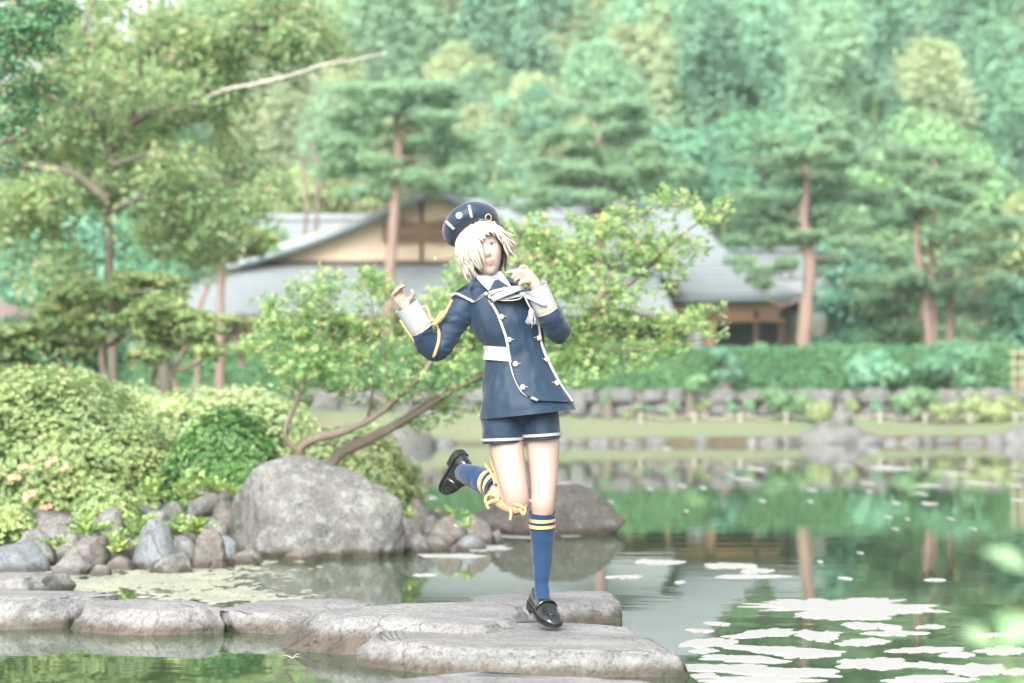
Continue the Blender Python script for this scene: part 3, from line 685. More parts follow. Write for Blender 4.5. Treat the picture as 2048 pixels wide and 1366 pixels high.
setp(obj("pond_scum", [scatter((tv, tfc), P, Mx, r.uniform(.006, .022, n))], M["scum"], smooth=True), "pale petal scum massed on the water along the rocky bank", "scum", None, "stuff")
# forked white leaf afloat
p0 = at(587, 1316, 9.05); lf = []
for dx, dz in ((-.038, .012), (.032, .022), (.036, -.003), (-.014, 0)):
    lf += tube([(0, 0, .008), (dx * .5, 0, .014 + dz * .3), (dx, 0, .012 + dz * .6)], [.006, .007, .001], 6, 7, flat=.3)
setp(obj("floating_leaf", lf, M["foam"], loc=(p0[0], 8.98, .004)), "forked white leaf floating against the brown-stained stepping stone", "leaf")
# ------------------------------------------------------------------ vegetation
def ell_pts(n, r, shell=.55, upper=0.0):
    d = nrm(r.normal(size=(n, 3)))
    if upper: d[:, 2] = np.where(r.random(n) < upper, np.abs(d[:, 2]), d[:, 2])
    return d * (shell + (1 - shell) * r.random((n, 1)) ** .5), d
def leaves_pad(c, rad, n, tmpl, size, r, up=.9, out=.5, jit=.6, shell=.45, upper=.5):
    p, d = ell_pts(n, r, shell, upper)
    pos = arr(c) + p * arr(rad)
    pos += .10 * np.linalg.norm(rad) * np.stack([vnoise(pos / np.mean(rad) * 2.2, k) for k in (1, 2, 3)], 1)
    Nn = np.array([0, 0, up]) + d * out + r.normal(size=(n, 3)) * jit * .6
    return scatter(tmpl, pos, frames(Nn, r), size * r.uniform(.7, 1.25, n))
def limb(pts, r0, r1, ns=8, wob=.12, seed=0):
    pts = arr(pts); return tube(pts, np.linspace(r0, r1, len(pts)) ** 1.0, ns, None, wob, seed)

# --- clipped azaleas ---------------------------------------------------------
AZ = "clipped azaleas on the planted bank"
def mound(label, mat, px, Y, semi, zb, n, size, seed, coremat, group=AZ, name="azalea_bush", flowers=0):
    r = np.random.default_rng(seed); X = (px - 1024) * Y / FPX; a = arr(semi)
    e = setp(empty(name, (X, Y, zb)), label, "shrub", group)
    surf = lambda d: d * (1 + .15 * fbm(d * 2.3 + seed, seed, 3) + .06 * fbm(d * 7 + seed, seed + 9, 2))[:, None] * a
    V, Fc = ICO[4]; obj("twigs", [(surf(V) * .90, Fc)], M[coremat], e)
    d = nrm(r.normal(size=(n, 3))); d[:, 2] = np.where(r.random(n) < .8, np.abs(d[:, 2]), d[:, 2]); d = d[d[:, 2] > -.55]
    p = surf(d) * (r.uniform(.89, 1.04, (len(d), 1)) + .03 * (r.random((len(d), 1)) > .9))
    nn = nrm(d / a); nn = nn + r.normal(size=nn.shape) * .35 + [0, 0, .45]
    obj("foliage", [scatter(ROSETTE, p, frames(nn, r), size * r.uniform(.65, 1.25, len(p)))], M[mat], e)
    if flowers:
        fl = mesh("flower", [scatter(ROSETTE, arr([[0, 0, 0], [.03, .01, .01], [-.02, .025, 0]]), frames(arr([[0, -1, .6], [.5, -1, .4], [-.4, -1, .8]]), r), [.035, .03, .028])]); fl.materials.append(M["flower"])
        for k in range(flowers):
            q = arr([r.uniform(.0, .42), -1, r.uniform(.02, .45)]); q[0] = r.normal(-.10, .22); q = nrm(q[None]) ; q[0, 2] = r.uniform(-.1, .42)
            o = obj("flower", fl, None, e, loc=tuple((surf(nrm(q)) * 1.03)[0])); o.rotation_euler = (r.uniform(-.4, .4), r.uniform(-.5, .5), r.uniform(-.6, .6)); o.scale = (r.uniform(.7, 1.3),) * 3
    return e
M["twig"] = simple("twig", (.035, .07, .025), (.07, .11, .04), 12, .9, .1)
mound("big pale green azalea mound dotted with salmon flowers", "azalea", 95, 16.4, (.97, .85, .97), .12, 21000, .031, 1, "twig", flowers=26)
mound("dark green azalea between the flowering mound and the maple", "azalea_dark", 458, 16.05, (.38, .36, .57), .27, 6500, .036, 2, "twig")
mound("long pale yellow-green azalea behind the dark one", "azalea_light", 440, 18.2, (.98, .8, .86), .14, 14000, .034, 3, "twig")
mound("pale azalea sloping to the water behind the huge boulder", "azalea_light", 680, 17.4, (.54, .6, .55), .18, 9000, .030, 4, "twig")
mound("low pale azalea at the huge boulder's far flank", "azalea_light", 748, 16.7, (.23, .3, .30), .13, 2600, .028, 14, "twig")
mound("tiny azalea clump hanging over the long sloping rock", "azalea", 6, 14.45, (.19, .2, .17), .20, 1500, .027, 5, "twig")
mound("leafy azalea skirt between the bank rocks and the flowering mound", "azalea", 215, 15.25, (.22, .2, .20), .20, 1500, .027, 6, "twig")
mound("low pale green azalea behind the flowering mound", "azalea_light", 120, 20.5, (1.4, .8, .72), .40, 8500, .042, 7, "twig")
# --- small leafy plants among the rocks --------------------------------------
def tuft(label, px, py, Y, n, L, seed, mat="fern", tmpl=NARROW, spread=.55, name="leafy_plant"):
    r = np.random.default_rng(seed); b = at(px, py, Y); e = setp(empty(name, tuple(b)), label, "plant", "small plants among the bank rocks")
    d = nrm(np.stack([r.normal(0, spread, n), r.normal(0, spread, n), np.abs(r.normal(1, .3, n))], 1))
    st = []; P = []; D = []
    for k in range(n):
        l = L * r.uniform(.6, 1.1); tip = d[k] * l + [d[k][0] * l * .5, d[k][1] * l * .5, -l * .12 * np.hypot(*d[k][:2]) * 2]
        st += tube([(0, 0, 0), d[k] * l * .5, tip], [.004, .003, .001], 4, 5, cap=False)
        for t in np.linspace(.3, 1, 6):
            base = d[k] * l * t if t < .5 else d[k] * l * .5 * (1 - (t - .5) * 2) + tip * (t - .5) * 2
            for s in (-1, 1):
                sd = nrm(np.cross(d[k], [0, 0, 1.0]) + 1e-6) * s; P.append(base); D.append(sd * .8 + d[k] * .7 + [0, 0, .1])
    obj("stem", st, M["culm"], e); P, D = arr(P), arr(D)
    obj("leaf_spray", [scatter(LEAF, P, frames_y(D, r, jit=.5), L * r.uniform(.22, .40, len(P)))], M[mat], e)
for i, (lab, px, py, Y, n, L) in enumerate([
    ("yellow-green leafy plant growing over the dark angular rock", 432, 992, 15.35, 22, .12), ("pale leafy plant above the triangular brownish rock", 352, 1078, 14.5, 20, .15),
    ("leafy plant beside the triangular brownish rock", 392, 1072, 14.3, 22, .13), ("tall thin green plant by the upright bluish rock", 268, 1085, 14.2, 9, .16),
    ("yellow leafy plant between the square block and bluish rock", 236, 1115, 13.85, 20, .14), ("small leafy plant behind the square brown block", 175, 1075, 14.2, 18, .14),
    ("tiny fern in the gap beside the square brown block", 110, 1098, 13.95, 12, .09), ("thin plant rising over the dark angular rock's end", 372, 1010, 15.2, 8, .2),
    ("little fern behind the round brown rock of the point", 905, 1035, 16.5, 12, .09), ("yellow fern beside the round brown rock of the point", 818, 1040, 15.7, 10, .08),
    ("small fern wedged before the brown rock on the point", 934, 1060, 15.6, 8, .07), ("leafy sprig under the big azalea's skirt", 305, 1000, 15.1, 16, .13), ("leafy sprig at the huge boulder's upper edge", 475, 1000, 15.6, 12, .10)]):
    tuft(lab, px, py, Y, n, L, 400 + i)

# --- Japanese maple leaning over the boulder ----------------------------------
def maple_tree():
    r = np.random.default_rng(12); b = at(632, 1000, 15.75); e = setp(empty("japanese_maple", tuple(b)), "young maple with leaning twin stems and fresh green leaves behind the person", "tree")
    J = lambda L: [at(x, y, Y) for x, y, Y in L]
    tr = limb(J([(604, 1010, 15.7), (606, 925, 15.68), (601, 900, 15.65), (628, 878, 15.6), (680, 864, 15.6), (735, 842, 15.6), (790, 800, 15.6), (850, 740, 15.6), (900, 660, 15.7)]), .040, .012, 12, .2, 1)
    tr += limb(J([(648, 1000, 15.9), (668, 924, 15.85), (705, 893, 15.8), (760, 867, 15.8), (812, 838, 15.8), (880, 795, 15.8), (960, 752, 15.9), (1050, 705, 15.9), (1160, 640, 15.9), (1270, 560, 15.9), (1360, 470, 15.9)]), .043, .009, 12, .18, 2)
    obj("trunk", local(tr, b), M["bark_grey"], e)
    br = limb(J([(601, 905, 15.65), (575, 882, 15.62), (571, 858, 15.6), (590, 812, 15.6), (612, 752, 15.6), (608, 700, 15.6), (600, 660, 15.6), (618, 600, 15.6), (650, 545, 15.6)]), .019, .005, 8, .15, 3)
    tw = [([(612, 752), (640, 725), (680, 690), (700, 640)], .008), ([(608, 700), (570, 650), (540, 600)], .006), ([(735, 842), (745, 780), (738, 700), (745, 620), (738, 570)], .012), ([(790, 800), (770, 720), (760, 640)], .009),
          ([(850, 740), (830, 660), (840, 600)], .008), ([(880, 795), (920, 720), (935, 640), (960, 560)], .012), ([(1050, 705), (1060, 620), (1100, 520), (1180, 460)], .010), ([(1160, 640), (1240, 620), (1340, 640), (1440, 618)], .009),
          ([(1270, 560), (1350, 480), (1420, 430), (1455, 405)], .008), ([(1050, 705), (1150, 700), (1280, 700), (1440, 672)], .009), ([(1100, 520), (1160, 490), (1290, 425), (1355, 380)], .008), ([(1160, 640), (1230, 570), (1300, 520)], .008), ([(812, 838), (860, 830), (900, 815)], .006)]
    for k, (L, w) in enumerate(tw):
        yy = 15.65 if L[0][0] < 800 else 15.85
        br += limb(J([(x, y, yy + .12 * math.sin(k + q)) for q, (x, y) in enumerate(L)]), w, w * .3, 6, .1, k)
    obj("branch", local(br, b), M["bark_grey"], e)
    pads = [(612, 598, 78, 42), (565, 650, 60, 36), (652, 565, 42, 34), (600, 725, 62, 46), (650, 655, 70, 50), (588, 790, 34, 34), (545, 600, 34, 22), (530, 690, 55, 28), (742, 592, 58, 46), (720, 680, 95, 58), (800, 725, 95, 60), (760, 785, 100, 34), (862, 668, 95, 66),
            (690, 745, 70, 44), (905, 620, 80, 52), (955, 560, 95, 56), (850, 846, 60, 14), (915, 812, 60, 22), (735, 560, 24, 26), (985, 640, 120, 90), (1090, 540, 120, 66), (1190, 480, 110, 48), (1290, 435, 95, 38), (1348, 395, 46, 26), (1415, 432, 46, 18), (1448, 410, 18, 9),
            (1150, 610, 130, 90), (1250, 555, 120, 62), (1335, 500, 90, 42), (1255, 650, 100, 46), (1345, 640, 66, 20), (1415, 622, 46, 8), (1395, 655, 60, 10), (1430, 672, 36, 6), (1205, 705, 115, 40), (1130, 735, 95, 38), (1325, 690, 66, 16), (1055, 700, 110, 66), (1060, 460, 60, 36), (1020, 760, 70, 36), (880, 740, 90, 55)]
    out = []
    for k, (x, y, w, h) in enumerate(pads):
        Y = (15.6 if x < 800 else 15.85) + (r.uniform(-.28, .28) if y < 780 else r.uniform(.1, .4)); s = Y / FPX; c = at(x, y, Y) - b
        n = int(w * h * (.15 if x < 960 else .20)) + 30
        rad = arr([w * s * 1.05, .16 + min(w, 90) * s * .9, h * s * 1.05])
        p, d = ell_pts(n, r, .25, .2); q = c + p * rad
        q = q + .06 * np.stack([vnoise(q * 9, j) for j in (1, 2, 3)], 1)
        q = q[fbm(q * 5.5, 7, 2) > -.28]; n = len(q)
        Nn = np.array([0, -.35, .8]) + r.normal(size=(n, 3)) * .55
        out.append(scatter(MAPLE, q, frames(Nn, r), .034 * r.uniform(.6, 1.3, n)))
    obj("crown", out, M["maple"], e, smooth=False)
maple_tree()

# --- layered trees on the left --------------------------------------------------
def layered_tree(name, label, group, Y, trunk, limbs, pads, mat, bark, size, dens, seed, tmpl=MAPLE3, dy=1.2, bare=None, up=.9, extra=False, loose=False):
    r = np.random.default_rng(seed); b = at(trunk[0][0], trunk[0][1], Y); e = setp(empty(name, tuple(b)), label, "tree", group); s = Y / FPX
    J = lambda L, o=0.: [at(x, y, Y + o) for x, y in L]
    obj("trunk", local(limb(J(trunk), trunk_r(trunk, s), trunk_r(trunk, s) * .5, 12, .2, seed), b), M[bark], e)
    br = []
    for k, (L, w) in enumerate(limbs): br += limb(J(L, (-.6 if loose else 0) + .2 * math.sin(k * 2.1)), w * s, w * s * .35, 7, .15, k)
    if br: obj("branch", local(br, b), M[bark], e)
    if bare: obj("bare_branch", local(limb([at(x, y, Y - 1.5 * min(k / 3, 1)) for k, (x, y) in enumerate(bare[0])], bare[1] * s, bare[1] * s * .3, 8, .2, 77), b), M["bark_pale"], e)
    out = []
    if extra: pads = pads + [(x + r.normal(0, w * .6), y + r.normal(0, h * .8), w * .7, h * .8) for x, y, w, h in pads]
    for x, y, w, h in pads:
        c = at(x, y, Y + r.uniform(-dy, dy)) - b; n = int(w * h * dens) + 20
        if loose:
            q = c + np.clip(r.normal(size=(n, 3)), -2, 2) * arr([w * s * .62, w * s * .7, h * s * .72])
            g = fbm(q * 2.1, 4, 3); q = q[g > .0]; k = len(q)
            q[:, 2] -= .12 * ((q[:, 0] - c[0]) / (w * s)) ** 2
            out.append(scatter(tmpl, q, frames(np.array([0, -.55, .6]) + r.normal(size=(k, 3)) * .6, r), size * r.uniform(.6, 1.25, k))); continue
        out.append(leaves_pad(c, arr([w * s, max(w * s * .75, .3), h * s]), n, tmpl, size, r, up=up, out=.9, shell=.3, upper=.6))
    obj("crown", out, M[mat], e, smooth=False); return e
def trunk_r(t, s): return 10 * s
layered_tree("layered_maple", "wide maple with dark limbs and layered yellow-green foliage over the shrubs", None, 30,
    [(228, 780), (220, 600), (215, 400), (225, 320), (262, 245), (275, 160), (315, 70), (330, -40)],
    [([(215, 400), (150, 350), (60, 330), (-40, 345)], 11), ([(225, 320), (190, 230), (110, 200), (20, 170)], 10), ([(262, 245), (300, 228), (385, 205), (450, 180)], 10), ([(275, 160), (290, 110), (400, 70), (540, 55), (620, 70)], 8),
     ([(220, 420), (320, 380), (420, 360), (520, 375)], 8), ([(225, 330), (330, 300), (440, 300)], 7), ([(275, 160), (200, 120), (170, 60), (200, -20)], 8)],
    [(100, 40, 110, 44), (60, 130, 100, 40), (170, 10, 110, 34), (0, 60, 80, 50), (90, 190, 90, 34), (300, 45, 140, 34), (430, 30, 130, 30), (555, 45, 110, 40), (640, 85, 55, 34), (190, 95, 80, 40), (330, 118, 120, 30), (470, 100, 110, 30), (590, 105, 60, 26), (225, 165, 110, 34), (360, 180, 100, 28), (420, 150, 80, 26), (150, 240, 110, 38), (280, 262, 110, 34), (385, 238, 80, 30),
     (60, 300, 100, 34), (180, 318, 110, 36), (300, 335, 110, 36), (410, 312, 90, 34), (490, 352, 80, 30), (550, 372, 46, 22), (360, 400, 100, 36), (250, 390, 100, 32), (452, 415, 70, 30), (505, 395, 50, 26), (110, 385, 90, 30), (40, 390, 70, 30), (320, 470, 90, 30), (410, 470, 60, 26), (60, 480, 80, 40), (120, 545, 60, 40), (20, 420, 60, 60)],
    "maple_far", "bark_dark", .105, .34, 31, tmpl=LEAF, up=.3, loose=True, bare=([(235, 300), (268, 246), (385, 208), (450, 180), (520, 166), (600, 145), (650, 128), (700, 122), (775, 105)], 4.6), extra=True)
layered_tree("leafy_tree", "deep green leafy tree overhanging the top corner above the maple", None, 21,
    [(-330, 830), (-310, 600), (-290, 300), (-260, 0), (-250, -200)], [([(-300, 420), (-150, 250), (0, 120), (90, 60)], 14), ([(-280, 250), (-120, 60), (20, -20), (110, -40)], 12), ([(-300, 450), (-150, 380), (-20, 300), (60, 260)], 10)],
    [(40, 30, 100, 56), (60, 65, 80, 34), (110, 20, 50, 40), (10, 150, 60, 30), (20, 110, 70, 34), (85, 95, 40, 22), (30, 190, 70, 28), (95, 170, 38, 20), (20, 255, 60, 30), (-60, 100, 90, 90), (-90, 250, 90, 70), (-60, -60, 160, 60), (80, -40, 90, 40), (-180, 150, 120, 120), (10, 330, 36, 22), (60, 225, 40, 18)],
    "corner", "bark_dark", .062, .15, 33, dy=.7, tmpl=LEAF)
# clipped little trees behind the azaleas
CS = "cloud-clipped shrubs behind the azaleas"
for i, (lab, Y, tr, lm, pd) in enumerate([
    ("cloud-clipped shrub with forked dark stems beneath the thatched hut", 25, [(150, 800), (130, 745), (118, 700), (125, 660)], [([(130, 745), (100, 715), (75, 690)], 5), ([(118, 700), (160, 660)], 4)], [(55, 668, 75, 22), (120, 655, 70, 24), (55, 700, 70, 28), (140, 690, 60, 22), (10, 680, 60, 30), (170, 705, 40, 16), (20, 735, 60, 18)]),
    ("tallest cloud-clipped shrub with crooked pale stem", 24, [(222, 800), (208, 745), (203, 700), (215, 650), (260, 600)], [([(203, 700), (235, 680), (270, 655)], 6), ([(215, 650), (170, 620), (140, 600)], 5), ([(215, 650), (230, 600), (310, 575)], 5)], [(318, 575, 66, 26), (260, 560, 40, 18), (170, 590, 90, 26), (250, 615, 80, 24), (130, 620, 60, 22), (200, 650, 90, 24), (335, 605, 44, 20), (290, 640, 60, 20)]),
    ("round-headed clipped shrub with two bowed stems beside the pine trunk", 23, [(365, 815), (350, 770), (345, 742), (368, 700), (360, 670)], [([(345, 742), (395, 728), (415, 700)], 5), ([(340, 800), (305, 765), (318, 725), (335, 690)], 6), ([(368, 700), (400, 680)], 4)], [(350, 640, 80, 22), (400, 665, 50, 20), (320, 665, 60, 22), (370, 690, 60, 20), (415, 705, 32, 16), (295, 715, 44, 20), (300, 620, 44, 18), (385, 640, 50, 16)]),
    ("small clipped shrub by the lawn with bare grey twigs", 40, [(485, 735), (480, 700), (490, 665)], [([(480, 700), (500, 670), (520, 650)], 4), ([(480, 700), (462, 670)], 4)], [(520, 648, 46, 14), (455, 640, 30, 12), (560, 655, 30, 14), (500, 700, 50, 12)])]):
    global_r = trunk_r; trunk_r = lambda t, s: 8 * s
    layered_tree("clipped_shrub", lab, CS, Y, tr, lm, pd, "shrub", "bark_grey", .07, .13, 50 + i, tmpl=ROSETTE, dy=.35)
    trunk_r = global_r

# --- pines ---------------------------------------------------------------------
def pine(label, Y, trunks, pads, mat, seed, w=9, sz=.17, dens=.085, name="pine_tree"):
    r = np.random.default_rng(seed); s = Y / FPX; t0 = trunks[0]; gz = float(ground_z(at(t0[0][0], 0, Y)[0], Y)); b = arr([at(t0[0][0], 0, Y)[0], Y, gz]); e = setp(empty(name, tuple(b)), label, "pine", "garden pines around the tea house")
    joints = []
    for k, T in enumerate(trunks):
        P = [arr([at(T[0][0], 0, Y)[0], Y + k * .5, gz])] + [at(x, y, Y + k * .5) for x, y in T]
        obj("trunk", local(tube(P, np.interp(np.linspace(0, 1, len(P)), [0, .6, 1], [w * 1.25, w, w * .35]) * s, 12, None, .16, seed + k), b), M["bark_red"], e)
        joints += list(catmull(P, 40)[12:])
    joints = arr(joints); out = []; br = []
    for x, y, pw, ph in pads:
        dyy = r.uniform(-1, 1) * pw * s * .9; c = at(x, y, Y + dyy)
        j = joints[np.argmin(np.abs(joints[:, 2] - (c[2] - .18)) + .15 * np.abs(joints[:, 0] - c[0]))]
        mid = (j + c) / 2 + [0, 0, -.2 + r.uniform(-.15, .15)]
        br += tube([j, mid, c - [0, 0, .05]], arr([2.8, 1.8, .8]) * s, 6, 9, .2, seed)
        rx, rz = pw * s / 2 * 1.25, ph * s / 2 * 1.45
        # a pad is a bunch of smaller tufty cushions
        for q in range(max(3, int(pw / 22))):
            o = c + arr([r.uniform(-.75, .75) * rx, r.uniform(-.6, .6) * rx, r.uniform(-.5, .5) * rz]); k = r.uniform(.32, .5)
            n = int(pw * ph * dens * .31) + 10; p, d = ell_pts(n, r, .25, .7)
            pos = o + p * arr([rx * k, rx * k, rz * .62])
            out.append(scatter(TUFT, pos - b, frames(np.array([0, 0, 1.0]) + d * .6 + r.normal(size=(n, 3)) * .25, r), sz * r.uniform(.7, 1.2, n)))
    obj("branch", local(br, b), M["bark_red"], e); obj("crown", out, M[mat], e, smooth=False)
pine("tall red-trunked pine standing before the beige gable", 60.3, [[(778, 590), (784, 500), (790, 400), (797, 300), (792, 245), (800, 190)]],
     [(790, 182, 190, 44), (735, 205, 90, 34), (860, 208, 90, 36), (725, 232, 120, 32), (880, 236, 110, 32), (805, 226, 70, 24), (700, 288, 130, 36), (745, 262, 90, 26), (890, 292, 120, 34), (845, 264, 90, 28), (722, 320, 120, 32), (905, 325, 70, 28), (842, 318, 110, 30), (702, 358, 110, 34), (790, 352, 90, 28), (880, 358, 110, 34), (832, 378, 110, 26), (735, 382, 80, 26), (800, 292, 80, 24), (700, 395, 60, 24)], "pine", 61, 10)
pine("broad layered pine standing over the pavilion roof beside the gable", 61.0, [[(1198, 500), (1198, 440), (1199, 360), (1196, 290), (1194, 245)]],
     [(1195, 228, 190, 40), (1115, 282, 120, 34), (1262, 278, 130, 34), (1190, 268, 100, 26), (1105, 335, 130, 34), (1295, 308, 100, 30), (1180, 318, 110, 28), (1245, 345, 120, 30), (1330, 350, 110, 36), (1062, 390, 130, 32), (1165, 402, 150, 34), (1255, 372, 120, 30), (1300, 388, 100, 28), (1040, 422, 100, 28), (1125, 370, 110, 28), (1230, 425, 120, 26)], "pine", 62, 9)
pine("pine with thick red trunk rising behind the hedge beside the pavilion", 59.8, [[(1608, 690), (1612, 620), (1620, 530), (1606, 440), (1613, 380), (1606, 310)]],
     [(1572, 285, 110, 32), (1662, 294, 110, 34), (1602, 318, 140, 32), (1680, 330, 100, 30), (1542, 338, 110, 32), (1622, 362, 150, 32), (1522, 402, 100, 32), (1660, 402, 120, 32), (1542, 440, 130, 32), (1682, 448, 100, 30), (1612, 425, 110, 26), (1518, 482, 120, 36), (1595, 478, 100, 30), (1690, 485, 90, 30), (1520, 540, 110, 32), (1655, 530, 90, 28), (1505, 572, 70, 24)], "pine", 63, 12)
pine("group pine with three slim red stems behind the hedge", 60.5, [[(1858, 690), (1850, 600), (1836, 520), (1836, 440), (1850, 370)], [(1868, 690), (1864, 560), (1862, 470), (1872, 390), (1868, 320)], [(1898, 690), (1899, 600), (1900, 520), (1912, 460)]],
     [(1852, 312, 150, 36), (1795, 352, 110, 32), (1910, 348, 120, 34), (1782, 402, 130, 34), (1930, 400, 120, 32), (1862, 415, 120, 28), (1770, 452, 120, 34), (1962, 452, 130, 36), (1885, 468, 120, 28), (1780, 512, 110, 32), (1960, 505, 120, 34), (1905, 525, 100, 28), (1762, 560, 120, 34), (1830, 575, 100, 28), (1942, 572, 130, 36), (1790, 612, 90, 28), (1950, 628, 110, 32), (1860, 362, 110, 28)], "pine", 64, 6.5)
pine("small yellow-headed pine with slim trunk before the lean-to roof", 42.0, [[(440, 690), (441, 620), (444, 560), (448, 500)]],
     [(468, 488, 120, 42), (430, 512, 100, 34), (402, 482, 90, 34), (505, 515, 60, 26), (450, 462, 80, 28)], "pine_yellow", 65, 8, .13, .12)
pine("dark pine crown reaching across the rear hall's ridge", 58.0, [[(395, 640), (420, 560), (450, 500), (480, 478)]], [(505, 462, 90, 40), (548, 480, 56, 34), (470, 478, 70, 30), (520, 492, 60, 26)], "pine", 66, 5)

# --- broadleaf trees -------------------------------------------------------------
def broadleaf(label, px, ytop, ybot, wpx, Y, mat, seed, nclump=26, lpc=330, size=.19, name="broadleaf_tree", group="leafy trees around the tea house", shape=0.0):
    r = np.random.default_rng(seed); s = Y / FPX; X = (px - 1024) * s; gz = float(ground_z(X, Y)); b = arr([X, Y, gz]); e = setp(empty(name, tuple(b)), label, "tree", group)
    c = at(px, (ytop + ybot) / 2, Y); a = arr([wpx * s / 2, wpx * s / 2 * .8, (ybot - ytop) * s / 2])
    tr = tube([b, b + [0, 0, max((c[2] - gz) * .6, .2)], c + [0, 0, a[2] * .5]], [.16, .12, .03], 9, 14, .2, seed); out = []
    for k in range(nclump):
        d = nrm(r.normal(size=(1, 3)))[0]; d[1] = -abs(d[1]) if r.random() < .6 else d[1]
        p = d * r.uniform(.45, .85); p[:2] *= 1 - shape * max(p[2], 0)
        q = c + p * a; rad = np.mean(a) * r.uniform(.28, .46)
        if r.random() < .5: tr += tube([c + [0, 0, -a[2] * .6 * r.random()], (c + q) / 2, q], [.05, .035, .015], 5, 7)
        n = lpc; pp, dd = ell_pts(n, r, .5, .7)
        pos = q + pp * rad * arr([1.15, 1.15, .8]) - b
        out.append(scatter(LEAF, pos, frames(dd * .9 + [0, 0, .6] + r.normal(size=(n, 3)) * .4, r), size * r.uniform(.6, 1.25, n)))
    obj("trunk", local(tr, b), M["bark_dark"], e); obj("crown", out, M[mat], e, smooth=False)
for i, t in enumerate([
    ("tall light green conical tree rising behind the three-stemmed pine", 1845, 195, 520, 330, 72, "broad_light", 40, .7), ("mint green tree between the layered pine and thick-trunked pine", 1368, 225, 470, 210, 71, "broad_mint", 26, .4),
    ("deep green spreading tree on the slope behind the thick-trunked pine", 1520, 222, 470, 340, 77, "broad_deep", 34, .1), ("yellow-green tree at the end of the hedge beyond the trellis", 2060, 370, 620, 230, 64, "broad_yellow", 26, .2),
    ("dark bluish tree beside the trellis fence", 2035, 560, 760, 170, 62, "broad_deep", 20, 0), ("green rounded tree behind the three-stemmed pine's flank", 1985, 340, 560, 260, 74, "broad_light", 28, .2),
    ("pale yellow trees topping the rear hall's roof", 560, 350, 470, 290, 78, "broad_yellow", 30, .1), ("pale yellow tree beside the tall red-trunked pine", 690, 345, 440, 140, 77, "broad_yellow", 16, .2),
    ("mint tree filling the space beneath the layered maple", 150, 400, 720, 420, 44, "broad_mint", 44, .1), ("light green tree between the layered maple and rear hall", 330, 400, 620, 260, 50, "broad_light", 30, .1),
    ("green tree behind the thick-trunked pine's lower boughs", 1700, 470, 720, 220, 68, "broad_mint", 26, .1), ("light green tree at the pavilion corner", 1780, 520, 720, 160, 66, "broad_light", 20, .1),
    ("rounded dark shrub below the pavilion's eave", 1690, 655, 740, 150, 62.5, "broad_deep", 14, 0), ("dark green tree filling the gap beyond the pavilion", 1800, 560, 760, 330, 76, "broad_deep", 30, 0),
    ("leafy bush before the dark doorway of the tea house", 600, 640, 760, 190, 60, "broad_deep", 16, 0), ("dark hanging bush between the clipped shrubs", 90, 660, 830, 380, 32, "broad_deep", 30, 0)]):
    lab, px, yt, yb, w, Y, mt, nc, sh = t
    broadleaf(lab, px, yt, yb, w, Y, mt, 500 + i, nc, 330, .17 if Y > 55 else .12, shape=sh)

# --- dead grey stems --------------------------------------------------------------
e = setp(empty("dead_tree", tuple(at(620, 470, 68))), "bare grey dead tree with forked stems beside the tall pine", "tree"); b = arr(e.location)
for k, T in enumerate([[(632, 470), (634, 400), (636, 330), (630, 290), (626, 265)], [(610, 470), (612, 400), (606, 330), (598, 295)], [(634, 400), (645, 370), (652, 345)], [(636, 330), (626, 310), (615, 275)]]):
    obj("stem", local(tube([at(x, y, 68 + k * .1) for x, y in T], [.07, .055, .045, .03, .015][:len(T)], 8, None, .2, k), b), M["bark_grey"], e)

# --- hedge ------------------------------------------------------------------------
r = np.random.default_rng(90)
hx0, hx1, hy0, hy1, hz0, hz1 = -12.0, 12.0, 58.0, 59.4, 1.12, 2.24
e = setp(empty("hedge", (0, 58.7, hz0)), "long clipped green hedge on top of the stone wall", "hedge")
obj("core", [box((0, 0, .5), (hx1 - hx0 - .1, hy1 - hy0 - .16, 1.02))], M["twig"], e)
n = 26000; u = r.random(n); fp = u < .6
X = r.uniform(hx0, hx1, n); pos = np.where(fp[:, None], np.stack([X, np.full(n, -.70) + r.normal(0, .03, n), r.uniform(-.05, 1.1, n)], 1), np.stack([X, r.uniform(-.72, .7, n), 1.06 + r.normal(0, .03, n) + .05 * vnoise(np.stack([X * .8, 0 * X, 0 * X], 1))], 1))
Nn = np.where(fp[:, None], [0, -1, .3], [0, -.2, 1.0]) + r.normal(size=(n, 3)) * .45
obj("foliage", [scatter(LEAF, pos, frames(Nn, r), .085 * r.uniform(.6, 1.2, n))], M["hedge"], e, smooth=False)
n = 2600; X = r.uniform(hx0, hx1, n); X = X[vnoise(np.stack([X * .5, 0 * X, 0 * X + 4], 1)) > -.3]; n = len(X)
obj("new_growth", [scatter(ROSETTE, np.stack([X, r.uniform(-.7, .6, n), r.uniform(1.06, 1.16, n)], 1), frames(np.array([0, 0, 1.]) + r.normal(size=(n, 3)) * .3, r), .09 * r.uniform(.6, 1.3, n))], M["broad_light"], e, smooth=False)
